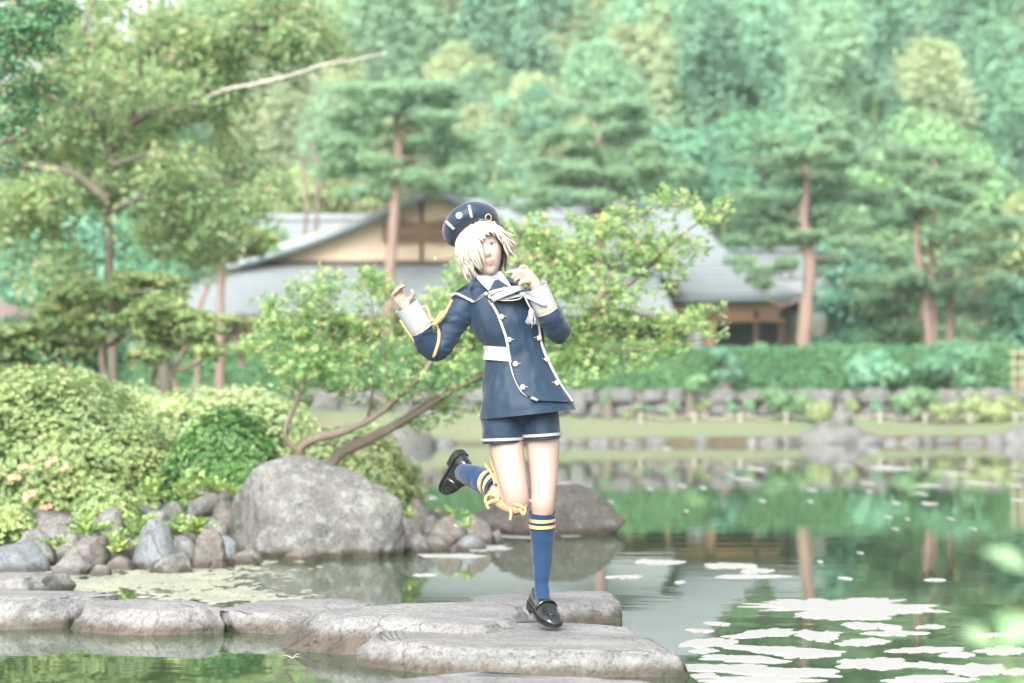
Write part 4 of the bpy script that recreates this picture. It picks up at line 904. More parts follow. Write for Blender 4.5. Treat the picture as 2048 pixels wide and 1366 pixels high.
for i, (lab, px, py, w, h, Y, mt, nc) in enumerate([
    ("light green creeper climbing the hedge face near the person", 1450, 690, 70, 90, 57.6, "broad_mint", 7), ("pale leafy shrub spilling over the hedge face", 1745, 700, 170, 90, 57.7, "broad_mint", 10), ("dark leafy shrub against the hedge beside the trellis", 1910, 690, 200, 90, 57.7, "broad_deep", 10),
    ("yellow-green bush hiding part of the stone wall", 1590, 765, 150, 75, 55.8, "broad_light", 10), ("rounded pale yellow bush on the lawn by the large boulder", 1650, 800, 100, 55, 55.0, "broad_yellow", 8), ("green bush growing over the wall near the trellis", 1815, 770, 110, 60, 55.9, "broad_light", 8),
    ("pale bush beyond the stone wall's end", 1975, 780, 150, 75, 55.6, "broad_yellow", 9), ("small yellow bush at the wall's foot near the trellis", 1895, 805, 70, 35, 55.2, "broad_yellow", 5), ("wispy green weed patch on top of the stone wall", 1380, 745, 60, 40, 56.4, "broad_light", 4)]):
    broadleaf(lab, px, py, py + h, w, Y, mt, 560 + i, nc, 260, .11, name="bush", group="bushes along the stone wall")

for i, px in enumerate((1215, 1262, 1300, 1345, 1410, 1460, 1500, 1705, 1760, 1860, 1940, 520, 880)):
    broadleaf(["pale weed tuft rooted in the stone wall's joints", "green weed tuft hanging over the stone wall"][i % 2], px, 770 + (i * 37) % 40, 806 + (i * 37) % 40, 30 + (i * 13) % 26, 56.45, ["broad_light", "broad_yellow", "broad_mint"][i % 3], 600 + i, 3, 90, .09, name="weed_tuft", group=["pale weeds on the stone wall", "green weeds on the stone wall"][i % 2])
# --- bamboo on the hillside ----------------------------------------------------------
def bamboo_mesh(seed, h=10.5):
    r = np.random.default_rng(seed); lean = r.uniform(-1, 1, 2); lean /= np.linalg.norm(lean) + 1e-6
    L3 = arr([lean[0], lean[1], 0]); P = [arr([0, 0, 0]), arr([0, 0, h * .35]), L3 * .3 + [0, 0, h * .68], L3 * .9 + [0, 0, h * .89], L3 * 1.7 + [0, 0, h * .97], L3 * 2.4 + [0, 0, h * .91]]
    Q = catmull(P, 60); culm = tube(P, [.06, .055, .045, .03, .018, .006], 6, 24); pos = []; dr = []
    for i in range(14, 60, 3):                       # every other node throws a few long cascades of leaves
        t = i / 59
        for k in range(4 if t < .9 else 3):
            a = r.uniform(0, 6.28); bl = np.interp(t, [.2, .45, .8, 1], [.9, 1.0, .55, .15]) * r.uniform(.4, 1.2); o = arr([math.cos(a), math.sin(a), 0])
            drop = r.uniform(.9, 2.0) * (1.0 if t < .85 else .6); wid = r.uniform(.13, .22)
            for u in np.linspace(.12, 1, 110):
                x_ = bl * min(u * 1.9, 1 + .25 * (u - .5)); z_ = .30 * bl * math.sin(min(u * 1.9, 1) * 2.4) - (max(u - .42, 0) / .58) ** 1.2 * drop
                pos.append(Q[i] + o * x_ + [0, 0, z_] + r.normal(0, wid * (.6 + .6 * u), 3) * [1, 1, .6]); dr.append(o * .45 + [0, 0, .15 - 1.5 * u] + r.normal(0, .35, 3))
    pos, dr = arr(pos), arr(dr); n = len(pos)
    return culm, [scatter(SPRAY, pos, frames_y(dr, r, up=(0, 0, 1), jit=.6), .19 * r.uniform(.7, 1.2, n))]
kinds = []
for k in range(4):
    cu, lv = bamboo_mesh(700 + k); me = mesh("culm", cu); me.materials.append(M["culm"]); ml = []
    q = mesh("plume", lv, False); q.materials.append(M["bamboo_green"]); kinds.append((me, q))
r = np.random.default_rng(71); BL = {0: "fresh green bamboo plume on the hillside", 1: "straw-coloured bamboo plume on the hillside", 2: "dark blue-green bamboo plume on the hillside"}
cnt = 0
for row, Y in enumerate([80, 84, 88.5, 94, 100, 107, 115]):
    half = 1024 * Y / FPX + 2.0; x = -half + r.uniform(0, 1)
    while x < half:
        pxx = x * FPX / Y + 1024
        X, Yy = x, Y + r.uniform(-1.6, 1.6); gz = float(ground_z(X, Yy))
        straw = np.interp(pxx, [300, 500, 1150, 1500, 2048], [.6, .68, .58, .34, .15]); deep = np.interp(pxx, [300, 1000, 1500, 2048], [.08, .12, .30, .5])
        u = r.random(); kd = 1 if u < straw else (2 if u < straw + deep else 0)
        skip = (pxx < 300 and row > 4)
        if not skip:
            sc = r.uniform(.72, 1.22) * (1.0 if pxx > 430 else .8); me, ml = kinds[r.integers(4)]
            e = empty("bamboo", (X, Yy, gz - .05), r.uniform(0, 6.28)); e.scale = (sc * 1.05, sc * 1.05, sc); setp(e, BL[kd], "bamboo", ["green bamboo on the hillside", "straw bamboo on the hillside", "dark bamboo on the hillside"][kd])
            obj("culm", me, None, e); pl_ = obj("plume", ml, None, e); pl_.material_slots[0].link = 'OBJECT'; pl_.material_slots[0].material = M[("bamboo_green", "bamboo_straw", "bamboo_deep")[kd]]; cnt += 1
        x += r.uniform(1.0, 1.75) * (Y / 92)
# --- leafy sprig close to the camera ---------------------------------------------------
r = np.random.default_rng(3); b = arr([.62, 2.75, .12]); e = setp(empty("waterside_shrub", tuple(b)), "out-of-focus pale green leaves of a waterside shrub at the frame's edge", "shrub")
st = []; P = []; D = []
for tx, tz, ty in [(.545, .70, 2.72), (.60, .78, 2.8), (.57, .62, 2.7), (.65, .72, 2.75), (.70, .60, 2.8), (.52, .585, 2.75)]:
    tip = arr([tx, ty, tz]) - b; st += tube([(0, 0, 0), tip * .5 + [.06, 0, .05], tip], [.006, .004, .002], 5, 8)
    for u in (.75, .88, 1.0):
        for s in (-1, 1): P.append(tip * u + [.03 * (1 - u), 0, .02 * (1 - u)]); D.append(arr([s * .8 - .2, r.uniform(-.6, .2), .5]))
obj("stem", st, M["culm"], e); P, D = arr(P), arr(D)
obj("foliage", [scatter(LEAF, P, frames_y(D, r, up=(0, -1, .6), jit=.3), .055 * r.uniform(.8, 1.2, len(P)))], M["broad_light"], e)
# ------------------------------------------------------------------ the person
from mathutils.bvhtree import BVHTree
S = DP / FPX                                     # metres per photo pixel at the person
def pp(px, py, dy=0.0): return np.array([(px - 1024) * S, DP + dy, HC - (py - HOR) * S])
ROOT = arr([pp(1088, 0)[0], DP, .09])
person = setp(empty("person", tuple(ROOT)), "person in navy sailor jacket and shorts leaping with one leg kicked back", "person")
def part(name, parts, mat, parent=None, smooth=True):
    """a piece of the figure; every piece is given in scene coordinates"""
    me = mesh(name, local(parts, ROOT), smooth); me.materials.append(mat)
    o = bpy.data.objects.new(name, me); COL.objects.link(o); o.parent = parent or person; return o
def P3(L): return arr([pp(*q) for q in L])
def loft(R, ns=64, n=60, wr=0.0, seed=0, wscale=(9, 9, 5), cap=(False, False), tilt=True):
    """R rows: cx, cy (photo px), dy (m), a (px), b (m), tilt (deg)"""
    R = arr(R); t = np.linspace(0, 1, n); tk = np.linspace(0, 1, len(R))
    Q = catmull(R[:, :5], n); tl = np.radians(np.interp(t, tk, R[:, 5]))
    th = np.arange(ns) * 2 * math.pi / ns
    u = np.stack([np.cos(tl), 0 * tl, np.sin(tl)], 1)
    C = np.stack([(Q[:, 0] - 1024) * S, DP + Q[:, 2], HC - (Q[:, 1] - HOR) * S], 1)
    a, b = Q[:, 3] * S, Q[:, 4]
    V = C[:, None] + np.cos(th)[None, :, None] * (a[:, None] * u)[:, None] + np.sin(th)[None, :, None] * np.stack([0 * b, b, 0 * b], 1)[:, None]
    if wr:
        w = fbm(V.reshape(-1, 3) * arr(wscale), seed, 3).reshape(n, ns, 1)
        w = (1 - np.abs(w)) ** 2 - .4
        V = V + nrm(V - C[:, None]) * w * wr
    V = V.reshape(-1, 3); out = [(V, ring_faces(n, ns)[:, ::-1])]
    if cap[0]: out.append((np.vstack([V[:ns], C[:1]]), np.array([[k, (k + 1) % ns, ns] for k in range(ns)])))
    if cap[1]: out.append((np.vstack([V[-ns:], C[-1:]]), np.array([[(k + 1) % ns, k, ns] for k in range(ns)])))
    return out
def ribbon(P, w, n=None, N=(0, -1, 0), t=.003, taper=None):
    """flat cloth strip along P, width w (m), facing N"""
    P = arr(P); n = n or (len(P) - 1) * 6 + 1; Q = catmull(P, n); T = nrm(np.gradient(Q, axis=0)); N = np.broadcast_to(arr(N), Q.shape)
    N = nrm(N - T * (N * T).sum(1, keepdims=True)); W = np.cross(T, N)
    ww = np.full(n, w / 2) if taper is None else np.interp(np.linspace(0, 1, n), np.linspace(0, 1, len(taper)), taper) * w / 2
    ww = ww[:, None]
    V = np.stack([Q - W * ww - N * t / 2, Q + W * ww - N * t / 2, Q + W * ww + N * t / 2, Q - W * ww + N * t / 2], 1).reshape(-1, 3)
    e = n * 4 - 4
    return [(V, np.vstack([ring_faces(n, 4), [[3, 2, 1, 0], [e, e + 1, e + 2, e + 3]]]))]
def bvh(parts):
    V = np.vstack([v for v, _ in parts]); Fs = []; o = 0
    for v, f in parts: Fs += [[int(i) + o for i in q] for q in f]; o += len(v)
    return BVHTree.FromPolygons([tuple(v) for v in V], Fs)
def drape(tree, px, py, off=.006):
    p = pp(px, py); d = tree.ray_cast(Vector((p[0], DP - 1.5, p[2])), Vector((0, 1, 0)))
    if d[0] is None:
        q = tree.find_nearest(Vector((p[0], DP - .05, p[2])))[0]; return np.array([p[0], q.y - off, p[2]])
    return np.array([p[0], d[0].y - off, p[2]])
def drapes(tree, L, n, off=.006):
    Q = catmull(arr([[x, y, 0] for x, y in L]), n); return arr([drape(tree, q[0], q[1], off) for q in Q])
def patch(tree, left, right, n=24, m=16, off=.012, t=.004):
    A = catmull(arr([[x, y, 0] for x, y in left]), n); B = catmull(arr([[x, y, 0] for x, y in right]), n); V = []
    for i in range(n):
        for j in range(m): q = A[i] * (1 - j / (m - 1)) + B[i] * j / (m - 1); V.append(drape(tree, q[0], q[1], off))
    V = arr(V); i = np.arange(n - 1)[:, None] * m + np.arange(m - 1)[None]; q = np.stack([i, i + m, i + m + 1, i + 1], -1).reshape(-1, 4)
    # relax the depth so the cloth hangs smoothly
    Yg = V[:, 1].reshape(n, m)
    for _ in range(4):
        Z = Yg.copy(); Z[1:-1] = (Yg[:-2] + Yg[2:] + 2 * Yg[1:-1]) / 4; Z[:, 1:-1] = (Z[:, :-2] + Z[:, 2:] + 2 * Z[:, 1:-1]) / 4; Yg = np.minimum(Z, Yg + .002)
    V[:, 1] = Yg.ravel()
    W = V + [0, t, 0]; e = list(range(m)) + [k * m + m - 1 for k in range(1, n)] + [(n - 1) * m + k for k in range(m - 2, -1, -1)] + [k * m for k in range(n - 2, 0, -1)]; e = np.array(e); f = np.roll(e, -1)
    return [(np.vstack([V, W]), np.vstack([q, q[:, ::-1] + len(V), np.stack([e, e + len(V), f + len(V), f], -1)]))]
def cloth(name, c1, c2, rough=.75, sheen=.2, weave=900, bs=.4, spec=.25):
    m, nt, N, L = newmat(name); tc = N.new("ShaderNodeTexCoord")
    c = mixc(nt, noise(nt, 18, 4, .6), c1, c2)
    nm = bump(nt, noise(nt, weave, 2, .5), bs * .5, .0008); nm = bump(nt, noise(nt, 15, 4, .5), bs, .012, nm)
    finish(nt, princ(nt, c, rough, spec, nm, Sheen_Weight=sheen)); return m
NAVY = cloth("navy_cloth", (.0052, .0195, .042), (.008, .028, .057), .62, .15, spec=.35)
NAVY2 = cloth("navy_velvet", (.0042, .0165, .036), (.007, .024, .051), .55, .3, spec=.4)
SOCK = cloth("navy_knit", (.006, .028, .070), (.009, .038, .09), .85, .2, 700, .2)
WHITE = cloth("white_cloth", (.31, .32, .335), (.355, .365, .38), .8, .1, 900, .18)
KNIT = cloth("white_knit", (.33, .335, .325), (.40, .405, .395), .9, .2, 300, .5)
TAN = cloth("yellow_ribbon", (.40, .285, .135), (.46, .335, .165), .6, .2, 900, .15)
LEATH = cloth("tan_leather", (.33, .195, .095), (.40, .25, .13), .5, .1, 300, .2)
BLACK = simple("black_leather", (.006, .008, .008), (.010, .012, .012), 30, .22, .6, .15, .001, 200, Coat_Weight=.4, Coat_Roughness=.12)
SOLE = simple("black_sole", (.010, .011, .011), (.018, .018, .017), 40, .5, .4)
GOLD = simple("cream_button", (.46, .36, .24), (.52, .42, .30), 40, .35, .5)
HAIR = None
m, nt, N, L = newmat("blond_hair")
hv = mscale(nt, "Object", (1, 1, .25)); ge = N.new("ShaderNodeNewGeometry")
hc = ramp(nt, ge.outputs["Random Per Island"], [(0, (.36, .31, .245)), (.5, (.46, .415, .355)), (1, (.52, .485, .44))])
hc = mixc(nt, .35, hc, ramp(nt, noise(nt, 160, 3, .6, hv), [(.35, (.72, .66, .58)), (.65, (1.12, 1.1, 1.06))]), 'MULTIPLY')
finish(nt, princ(nt, hc, .45, .4, bump(nt, noise(nt, 240, 3, .6, hv), .5, .002))); HAIR = m
m, nt, N, L = newmat("skin")
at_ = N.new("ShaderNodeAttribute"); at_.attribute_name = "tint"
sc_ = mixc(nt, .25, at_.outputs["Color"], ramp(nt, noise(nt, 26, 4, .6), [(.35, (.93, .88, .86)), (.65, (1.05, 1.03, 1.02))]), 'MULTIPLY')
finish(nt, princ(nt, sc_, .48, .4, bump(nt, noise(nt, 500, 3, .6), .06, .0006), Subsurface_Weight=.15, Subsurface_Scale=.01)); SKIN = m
bpy.data.materials["skin"].node_tree.nodes["Principled BSDF"].inputs["Subsurface Radius"].default_value = (1, .35, .2)

# --- head frame
roll, yaw, pit = math.radians(17), math.radians(8), math.radians(4)
ex = arr([math.cos(roll), 0, math.sin(roll)]); ez = arr([-math.sin(roll), 0, math.cos(roll)]); ey = arr([0, 1., 0])
ex, ey = ex * math.cos(yaw) - ey * -math.sin(yaw) * 1, ey * math.cos(yaw) - ex * math.sin(yaw)
ey, ez = ey * math.cos(pit) - ez * -math.sin(pit) * -1, ez * math.cos(pit) + ey * math.sin(pit)
ex, ey, ez = nrm(ex), nrm(ey), nrm(ez); ey = nrm(ey - ex * ey.dot(ex)); ez = np.cross(ex, ey)
HM = np.stack([ex, ey, ez], 1); HCN = pp(966, 500, .0)
def hd(L): return HCN + arr(L) @ HM.T
def head_pts(d):
    x, y, z = d[:, 0] * .070, d[:, 1] * .092, d[:, 2] * .112
    lo = np.clip(-z / .112, 0, 1)
    x = x * (1 - .36 * lo ** 1.7); back = np.clip(d[:, 1], 0, 1)
    y = y * (1 - .42 * lo * back); fr = np.clip(-d[:, 1], 0, 1)
    y = np.where(d[:, 1] < 0, y * (1 - .10 * (1 - lo)) , y)
    g = lambda cx, cz, sx, sz: np.exp(-((x - cx) / sx) ** 2 - ((z - cz) / sz) ** 2) * (d[:, 1] < .1)
    f = .017 * g(0, -.030, .0085, .013) + .008 * g(0, -.008, .007, .02) + .004 * g(.009, -.034, .006, .006) + .004 * g(-.009, -.034, .006, .006)
    f = f - .0075 * (g(.030, .002, .015, .011) + g(-.030, .002, .015, .011)) + .003 * g(0, .035, .05, .02)
    f = f + .0055 * g(0, -.0575, .015, .0045) + .006 * g(0, -.067, .013, .0055) - .004 * g(0, -.0625, .02, .0022) + .006 * g(0, -.098, .018, .014) - .003 * g(0, -.079, .02, .007) + .003 * (g(.04, -.03, .018, .018) + g(-.04, -.03, .018, .018))
    return np.stack([x, y - f, z], 1)
nu, nv = 96, 72
ph, tt = np.meshgrid(np.arange(nu) * 2 * math.pi / nu, np.linspace(.02, math.pi - .02, nv))
dirs = np.stack([np.sin(tt) * np.sin(ph), -np.sin(tt) * np.cos(ph), np.cos(tt)], -1).reshape(-1, 3)
HV = head_pts(dirs); hf = ring_faces(nv, nu)
head = [(hd(HV), hf), (np.vstack([hd(HV[:nu]), hd([[0, 0, .112]])]), np.array([[(k + 1) % nu, k, nu] for k in range(nu)])), (np.vstack([hd(HV[-nu:]), hd([HV[-nu:].mean(0)])]), np.array([[k, (k + 1) % nu, nu] for k in range(nu)]))]
for s in (-1, 1): head += tube([hd([[s * .064, .008, .012]])[0], hd([[s * .074, .014, 0]])[0], hd([[s * .066, .008, -.022]])[0]], [.010, .012, .007], 10, 9)
body = list(head)
body += tube(P3([(992, 600, .03), (985, 575, .025), (976, 545, .02), (968, 520, .02)]), [.055, .045, .043, .045], 20, 20)
body += loft([(996, 588, .01, 50, .06, 0), (1004, 615, .01, 62, .085, 0), (1014, 660, .01, 58, .085, 0), (1030, 702, .01, 48, .07, 0), (1040, 760, .01, 64, .09, 0), (1046, 815, .01, 68, .10, 0)], 40, 40, cap=(True, True))
# arms
body += tube(P3([(935, 605, .0), (912, 632, 0), (890, 672, -.01), (870, 703, -.02), (850, 676, -.05), (832, 645, -.07), (818, 622, -.08), (810, 609, -.085)]), arr([20, 20, 18, 17, 16, 14, 12, 11.5]) * S, 20, 40)
body += tube(P3([(1062, 606, 0), (1090, 628, .0), (1112, 655, -.02), (1116, 664, -.05), (1102, 642, -.09), (1087, 610, -.12), (1073, 580, -.135), (1066, 568, -.14)]), arr([20, 19, 18, 17, 16, 14, 12.5, 12]) * S, 20, 40)
# viewer-left hand: palm turned up, fingers curling back
def finger(L, r): return tube(P3(L), arr(r) * S, 12, 16)
body += tube(P3([(816, 617, -.084), (809, 608, -.088), (802, 599, -.094), (797, 592, -.098)]), arr([6.5, 7.6, 7.8, 5.5]) * S, 24, 18, flat=1.75)
for k, L in enumerate([[(793, 601, -.100), (789, 594, -.108), (793, 587, -.122), (800, 583, -.128)], [(797, 597, -.098), (793, 589, -.106), (797, 581, -.122), (805, 578, -.130)], [(802, 593, -.096), (798, 584, -.102), (803, 577, -.116), (811, 576, -.124)], [(807, 590, -.092), (804, 582, -.096), (808, 576, -.106), (813, 577, -.112)]]):
    body += finger(L, [4.3, 4.1, 3.7, 3.0] if k < 3 else [3.7, 3.5, 3.2, 2.6])
body += finger([(817, 606, -.088), (825, 597, -.098), (829, 589, -.106), (824, 582, -.112)], [5.6, 5.0, 4.4, 3.4])
# viewer-right hand: raised beside the chin, fingers loosely curled
body += tube(P3([(1069, 575, -.138), (1063, 565, -.143), (1055, 555, -.149), (1050, 549, -.152)]), arr([6.8, 7.8, 8.0, 5.8]) * S, 24, 18, flat=1.7)
for k, L in enumerate([[(1056, 545, -.150), (1051, 539, -.156), (1045, 537, -.164), (1039, 541, -.168)], [(1051, 549, -.155), (1039, 546, -.166), (1025, 547, -.172), (1011, 551, -.172)], [(1049, 554, -.157), (1038, 551, -.170), (1029, 555, -.178), (1023, 562, -.176)], [(1049, 559, -.157), (1040, 558, -.170), (1034, 562, -.176), (1029, 568, -.174)]]):
    body += finger(L, [4.6, 4.2, 3.8, 3.0] if k < 3 else [4.0, 3.7, 3.3, 2.6])
body += finger([(1058, 567, -.155), (1048, 568, -.172), (1041, 570, -.182), (1038, 576, -.184)], [5.8, 5.0, 4.4, 3.4])
# legs
body += tube(P3([(1012, 805, .01), (1012, 850, .0), (1013.5, 890, -.012), (1022.5, 945, -.03), (1031, 988, -.04), (1031, 1006, -.02), (1010, 995, .05), (975, 972, .14), (945, 960, .21), (924, 952, .27), (926, 955, .30)]), arr([38, 37, 34.5, 30, 26, 24.5, 22, 22.5, 18, 12, 9]) * S, 28, 90)
body += tube(P3([(1076, 805, .01), (1082, 850, .0), (1085.5, 890, -.0), (1087.5, 945, -.005), (1086.5, 985, -.015), (1085, 1008, -.018), (1084.5, 1040, .0), (1085, 1090, .012), (1084, 1140, .005), (1083, 1170, .0), (1086, 1200, -.02)]), arr([37, 36, 33.5, 28.5, 25, 24, 21.5, 20.5, 13.5, 11, 10]) * S, 28, 90)
body += [(V + [0, -.0, 0], F_) for V, F_ in tube(P3([(1086, 1000, -.028), (1085.5, 1008, -.032), (1085, 1016, -.028)]), arr([10, 13, 9]) * S, 16, 8)]
tmp = bpy.data.objects.new("tmp_body", mesh("tmp_body", local(body, ROOT))); COL.objects.link(tmp)
md = tmp.modifiers.new("r", 'REMESH'); md.mode = 'VOXEL'; md.voxel_size = .0042; md.use_smooth_shade = True
ms = tmp.modifiers.new("s", 'SMOOTH'); ms.factor = .5; ms.iterations = 2
dg = bpy.context.evaluated_depsgraph_get(); bm_ = bpy.data.meshes.new_from_object(tmp.evaluated_get(dg)); bpy.data.objects.remove(tmp)
bm_.materials.clear(); bm_.materials.append(SKIN); bm_.name = "body"
co = np.zeros(len(bm_.vertices) * 3, np.float32); bm_.vertices.foreach_get("co", co); co = co.reshape(-1, 3) + ROOT
lc = (co - HCN) @ HM
col = np.tile(arr([.39, .295, .25, 1]), (len(co), 1))
def tintg(mask, c): 
    global col
    col[:, :3] = col[:, :3] * (1 - mask[:, None]) + arr(c) * mask[:, None]
fr_ = lc[:, 1] < -.04
tintg(np.clip(1.6 - np.abs(lc / [.075, .10, .125]).max(1), 0, 1).clip(0, 1) * (lc[:, 2] > -.13), (.50, .395, .345))   # face painted lighter to offset the shade of hat and hair
tintg(np.where(fr_, np.exp(-((lc[:, 0]) / .017) ** 4 - ((lc[:, 2] + .0625) / .0085) ** 4), 0) * .8, (.43, .19, .155))
tintg(np.where(fr_, np.exp(-((lc[:, 0]) / .018) ** 4 - ((lc[:, 2] + .0625) / .0016) ** 2), 0) * .7, (.22, .09, .075))
for s in (-1, 1):
    tintg(np.where(fr_, np.exp(-((lc[:, 0] - s * .038) / .02) ** 2 - ((lc[:, 2] + .022) / .015) ** 2), 0) * .30, (.50, .30, .26))
    tintg(np.where(fr_, np.exp(-((lc[:, 0] - s * .030) / .019) ** 2 - ((lc[:, 2] - .003) / .010) ** 2), 0) * .28, (.46, .27, .22))
    tintg(np.where(fr_, np.exp(-((lc[:, 0] - s * .0065) / .0035) ** 2 - ((lc[:, 2] + .040) / .0028) ** 2), 0) * .75, (.20, .09, .07))
for c0, rad in ((pp(803, 585, -.115), .035), (pp(1040, 556, -.165), .035), (pp(1085, 1008, -.06), .05), (pp(1031, 1000, -.07), .05)):
    tintg(np.exp(-(((co - c0) ** 2).sum(1)) / rad ** 2) * .55, (.42, .24, .195))
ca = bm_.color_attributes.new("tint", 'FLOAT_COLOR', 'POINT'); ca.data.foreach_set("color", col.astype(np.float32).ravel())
bo = bpy.data.objects.new("body", bm_); COL.objects.link(bo); bo.parent = person
# eyes
EYEW = simple("eye_white", (.46, .46, .46)); IRIS = simple("iris", (.10, .16, .17), (.16, .22, .23), 300, .2, .6); LASH = simple("lash", (.05, .035, .028)); PUP = simple("pupil", (.006, .006, .007), None, rough=.15)
btree = bvh([(co, np.array([list(p.vertices) for p in bm_.polygons]))])
def face_pt(x, z, off=.0005):
    o = hd([[x, -.25, z]])[0]; q = btree.ray_cast(Vector(o), Vector(ey))[0]
    return (arr(q) if q else hd([[x, -.085, z]])[0]) - ey * off
def face_fan(pts, off):
    c = face_pt(np.mean([p[0] for p in pts]), np.mean([p[1] for p in pts]), off); V = np.vstack([[face_pt(x, z, off) for x, z in pts], [c]]); n = len(pts)
    return [(V, np.array([[k, (k + 1) % n, n] for k in range(n)]))]
for s in (-1, 1):
    al = [(s * .030 + .0135 * math.cos(t), .0015 + (.0052 if math.sin(t) > 0 else .0036) * math.sin(t)) for t in np.linspace(0, 2 * math.pi, 25)[:-1]]
    eye = part("eye", face_fan(al, .0010), EYEW)
    part("iris", face_fan([(s * .030 - .001 + .0050 * math.cos(t), .0020 + .0046 * math.sin(t)) for t in np.linspace(0, 2 * math.pi, 19)[:-1]], .0016), IRIS, eye)
    part("pupil", face_fan([(s * .030 - .001 + .0022 * math.cos(t), .0020 + .0022 * math.sin(t)) for t in np.linspace(0, 2 * math.pi, 13)[:-1]], .0021), PUP, eye)
    part("eyelash", tube([face_pt(s * .030 + u * .0155, .0018 + .0056 * (1 - abs(u) ** 2.2), .0018) for u in np.linspace(-1, 1, 9)], [.0004, .0010, .0013, .0015, .0016, .0015, .0013, .0010, .0004], 6, 25), LASH, eye)
    part("eyebrow", tube([face_pt(s * (.014 + u * .034), .020 + .006 * math.sin(u * 2.4), .0004) for u in np.linspace(0, 1, 6)], [.0010, .0018, .0018, .0015, .0010, .0003], 6, 18, flat=.6), simple("brow", (.30, .24, .17)) if s < 0 else bpy.data.materials["brow"])
# --- hair
r = np.random.default_rng(19)
V, Fc = ICO[4]; keep = V.copy()
hk = [f for f in Fc if not (V[f][:, 1].mean() < -.30 and V[f][:, 2].mean() < .42) and V[f][:, 2].mean() > -.82]
cap_ = [(hd(V * [.080, .104, .122] + [0, .008, .004]), np.array(hk))]
hair = part("hair", cap_, HAIR)
def lock(phi, th0, z1, out=0.0, w=.012, side=0.0, curl=0.0):
    """tapered lock from under the hat down over the skull; phi 0 = face, + = viewer right"""
    pts = []; n = 8
    z0 = .118 * math.cos(th0)
    for k in range(n):
        u = k / (n - 1); z = z0 + (z1 - z0) * u ** .9; 
        ring = math.sqrt(max(1 - (z / .126) ** 2, .05)) if z > 0 else 1.0 - .12 * min(-z / .11, 1)
        p = phi + side * u * u
        rr = ring * (1.03 + (.05 + .07 * min(abs(math.sin(phi)), 1)) * math.sin(u * math.pi)) + out * u ** 3 - (curl * u ** 4)
        pts.append([math.sin(p) * .082 * rr, -math.cos(p) * .104 * rr + .004, z + (out * .012 * u ** 4)])
    wv = np.sin(np.linspace(0, 1, n) * r.uniform(4, 8) + r.uniform(0, 6))[:, None] * r.normal(0, .0042, 3) * np.linspace(0, 1.3, n)[:, None]
    Q = hd(pts) + r.normal(0, .0008, (n, 3)) + wv
    return tube(Q, arr([.55, .8, 1, 1, .95, .8, .5, .06]) * w, 8, 22, flat=.38 if True else 1)
locks = []
D2 = math.radians
def add(n, p0, p1, z0, z1, out=(0, .06), w=(.008, .014), side=(-.1, .1), curl=(0, 0)):
    for k in range(n):
        p = p0 + (p1 - p0) * (k + r.uniform(.1, .9)) / n; locks.append(lock(D2(p), r.uniform(.35, .75), r.uniform(z0, z1), r.uniform(*out), r.uniform(*w), r.uniform(*side), r.uniform(*curl)))
add(30, 105, 255, -.115, -.07, (0, .10)); add(22, 100, 260, -.09, -.03)
add(26, -115, -55, -.110, -.07, (.0, .2), (.006, .012), (-.15, .15), (.0, .3)); add(24, -105, -45, -.085, -.02, (.05, .22), (.006, .011), (-.2, .2), (0, .25))
add(28, -62, -20, -.080, -.040, (.04, .20), (.006, .012), (-.12, .08), (0, .28)); add(18, -58, -22, -.055, -.005, (.08, .22), (.006, .011), (.0, .15), (0, .2)); add(44, 58, 300, -.10, .01, (.05, .4), (.0015, .003), (-.15, .15), (0, .2)); add(12, -70, -22, -.08, .01, (.1, .3), (.0015, .003), (-.2, .0)); add(20, -80, 95, .035, .065, (.06, .18), (.005, .010), (-.2, .2), (0, .1))
add(7, -14, 10, .006, .024, (.03, .09), (.005, .009), (-.15, .05)); add(8, 0, 44, .018, .036, (.02, .06), (.005, .009), (0, .25))
add(9, 34, 60, -.028, .012, (.03, .10), (.006, .011), (.15, .4)); add(14, 55, 100, -.075, -.03, (.05, .45), (.008, .013), (0, .25)); add(14, 60, 115, -.055, .01, (.25, .8), (.010, .016), (0, .3)); add(10, 50, 120, -.03, .03, (.2, .6), (.008, .013), (0, .4)); add(10, -120, -60, -.06, .0, (.1, .35), (.008, .013), (-.3, .1))
add(16, 62, 112, -.085, -.03, (.0, .08), (.010, .015), (-.1, .1)); add(5, 70, 95, -.085, -.06, (.3, .6), (.004, .006)); add(6, -125, -95, -.135, -.11, (0, .15), (.006, .010))
for L_ in locks: part("hair_lock", L_, HAIR, hair)
# --- hat
hroll, hpit = math.radians(24), math.radians(24)
hz = arr([-math.sin(hroll), 0, math.cos(hroll)]); hx = arr([math.cos(hroll), 0, math.sin(hroll)]); hy = arr([0, 1., 0])
hz, hy = hz * math.cos(hpit) + hy * math.sin(hpit), hy * math.cos(hpit) - hz * math.sin(hpit)
HT = np.stack([hx, hy, hz], 1); HO = pp(947, 463, .012)
prof = arr([(.074, -.012), (.082, -.010), (.096, -.006), (.108, .006), (.1135, .022), (.112, .040), (.102, .060), (.082, .075), (.052, .084), (.02, .087), (.001, .0875)])
pr = catmull(np.c_[prof, 0 * prof[:, 0]], 44); th = np.arange(72) * 2 * math.pi / 72
HV2 = np.stack([pr[:, None, 0] * np.cos(th), pr[:, None, 0] * np.sin(th) * 1.0, np.repeat(pr[:, None, 1], 72, 1)], -1).reshape(-1, 3)
HV2 *= (1 + .012 * fbm(HV2 * 28, 3, 3))[:, None]
HV2[:, 2] += .010 * np.clip(-HV2[:, 1] / .1, 0, 1) * np.cos(HV2[:, 0] / .1 * 1.4)   # front edge lifts in an arch
hat_w = HO + HV2 @ HT.T; hatp = [(hat_w, ring_faces(44, 72))]
hat = part("sailor_hat", hatp, NAVY2); ht = bvh(hatp)
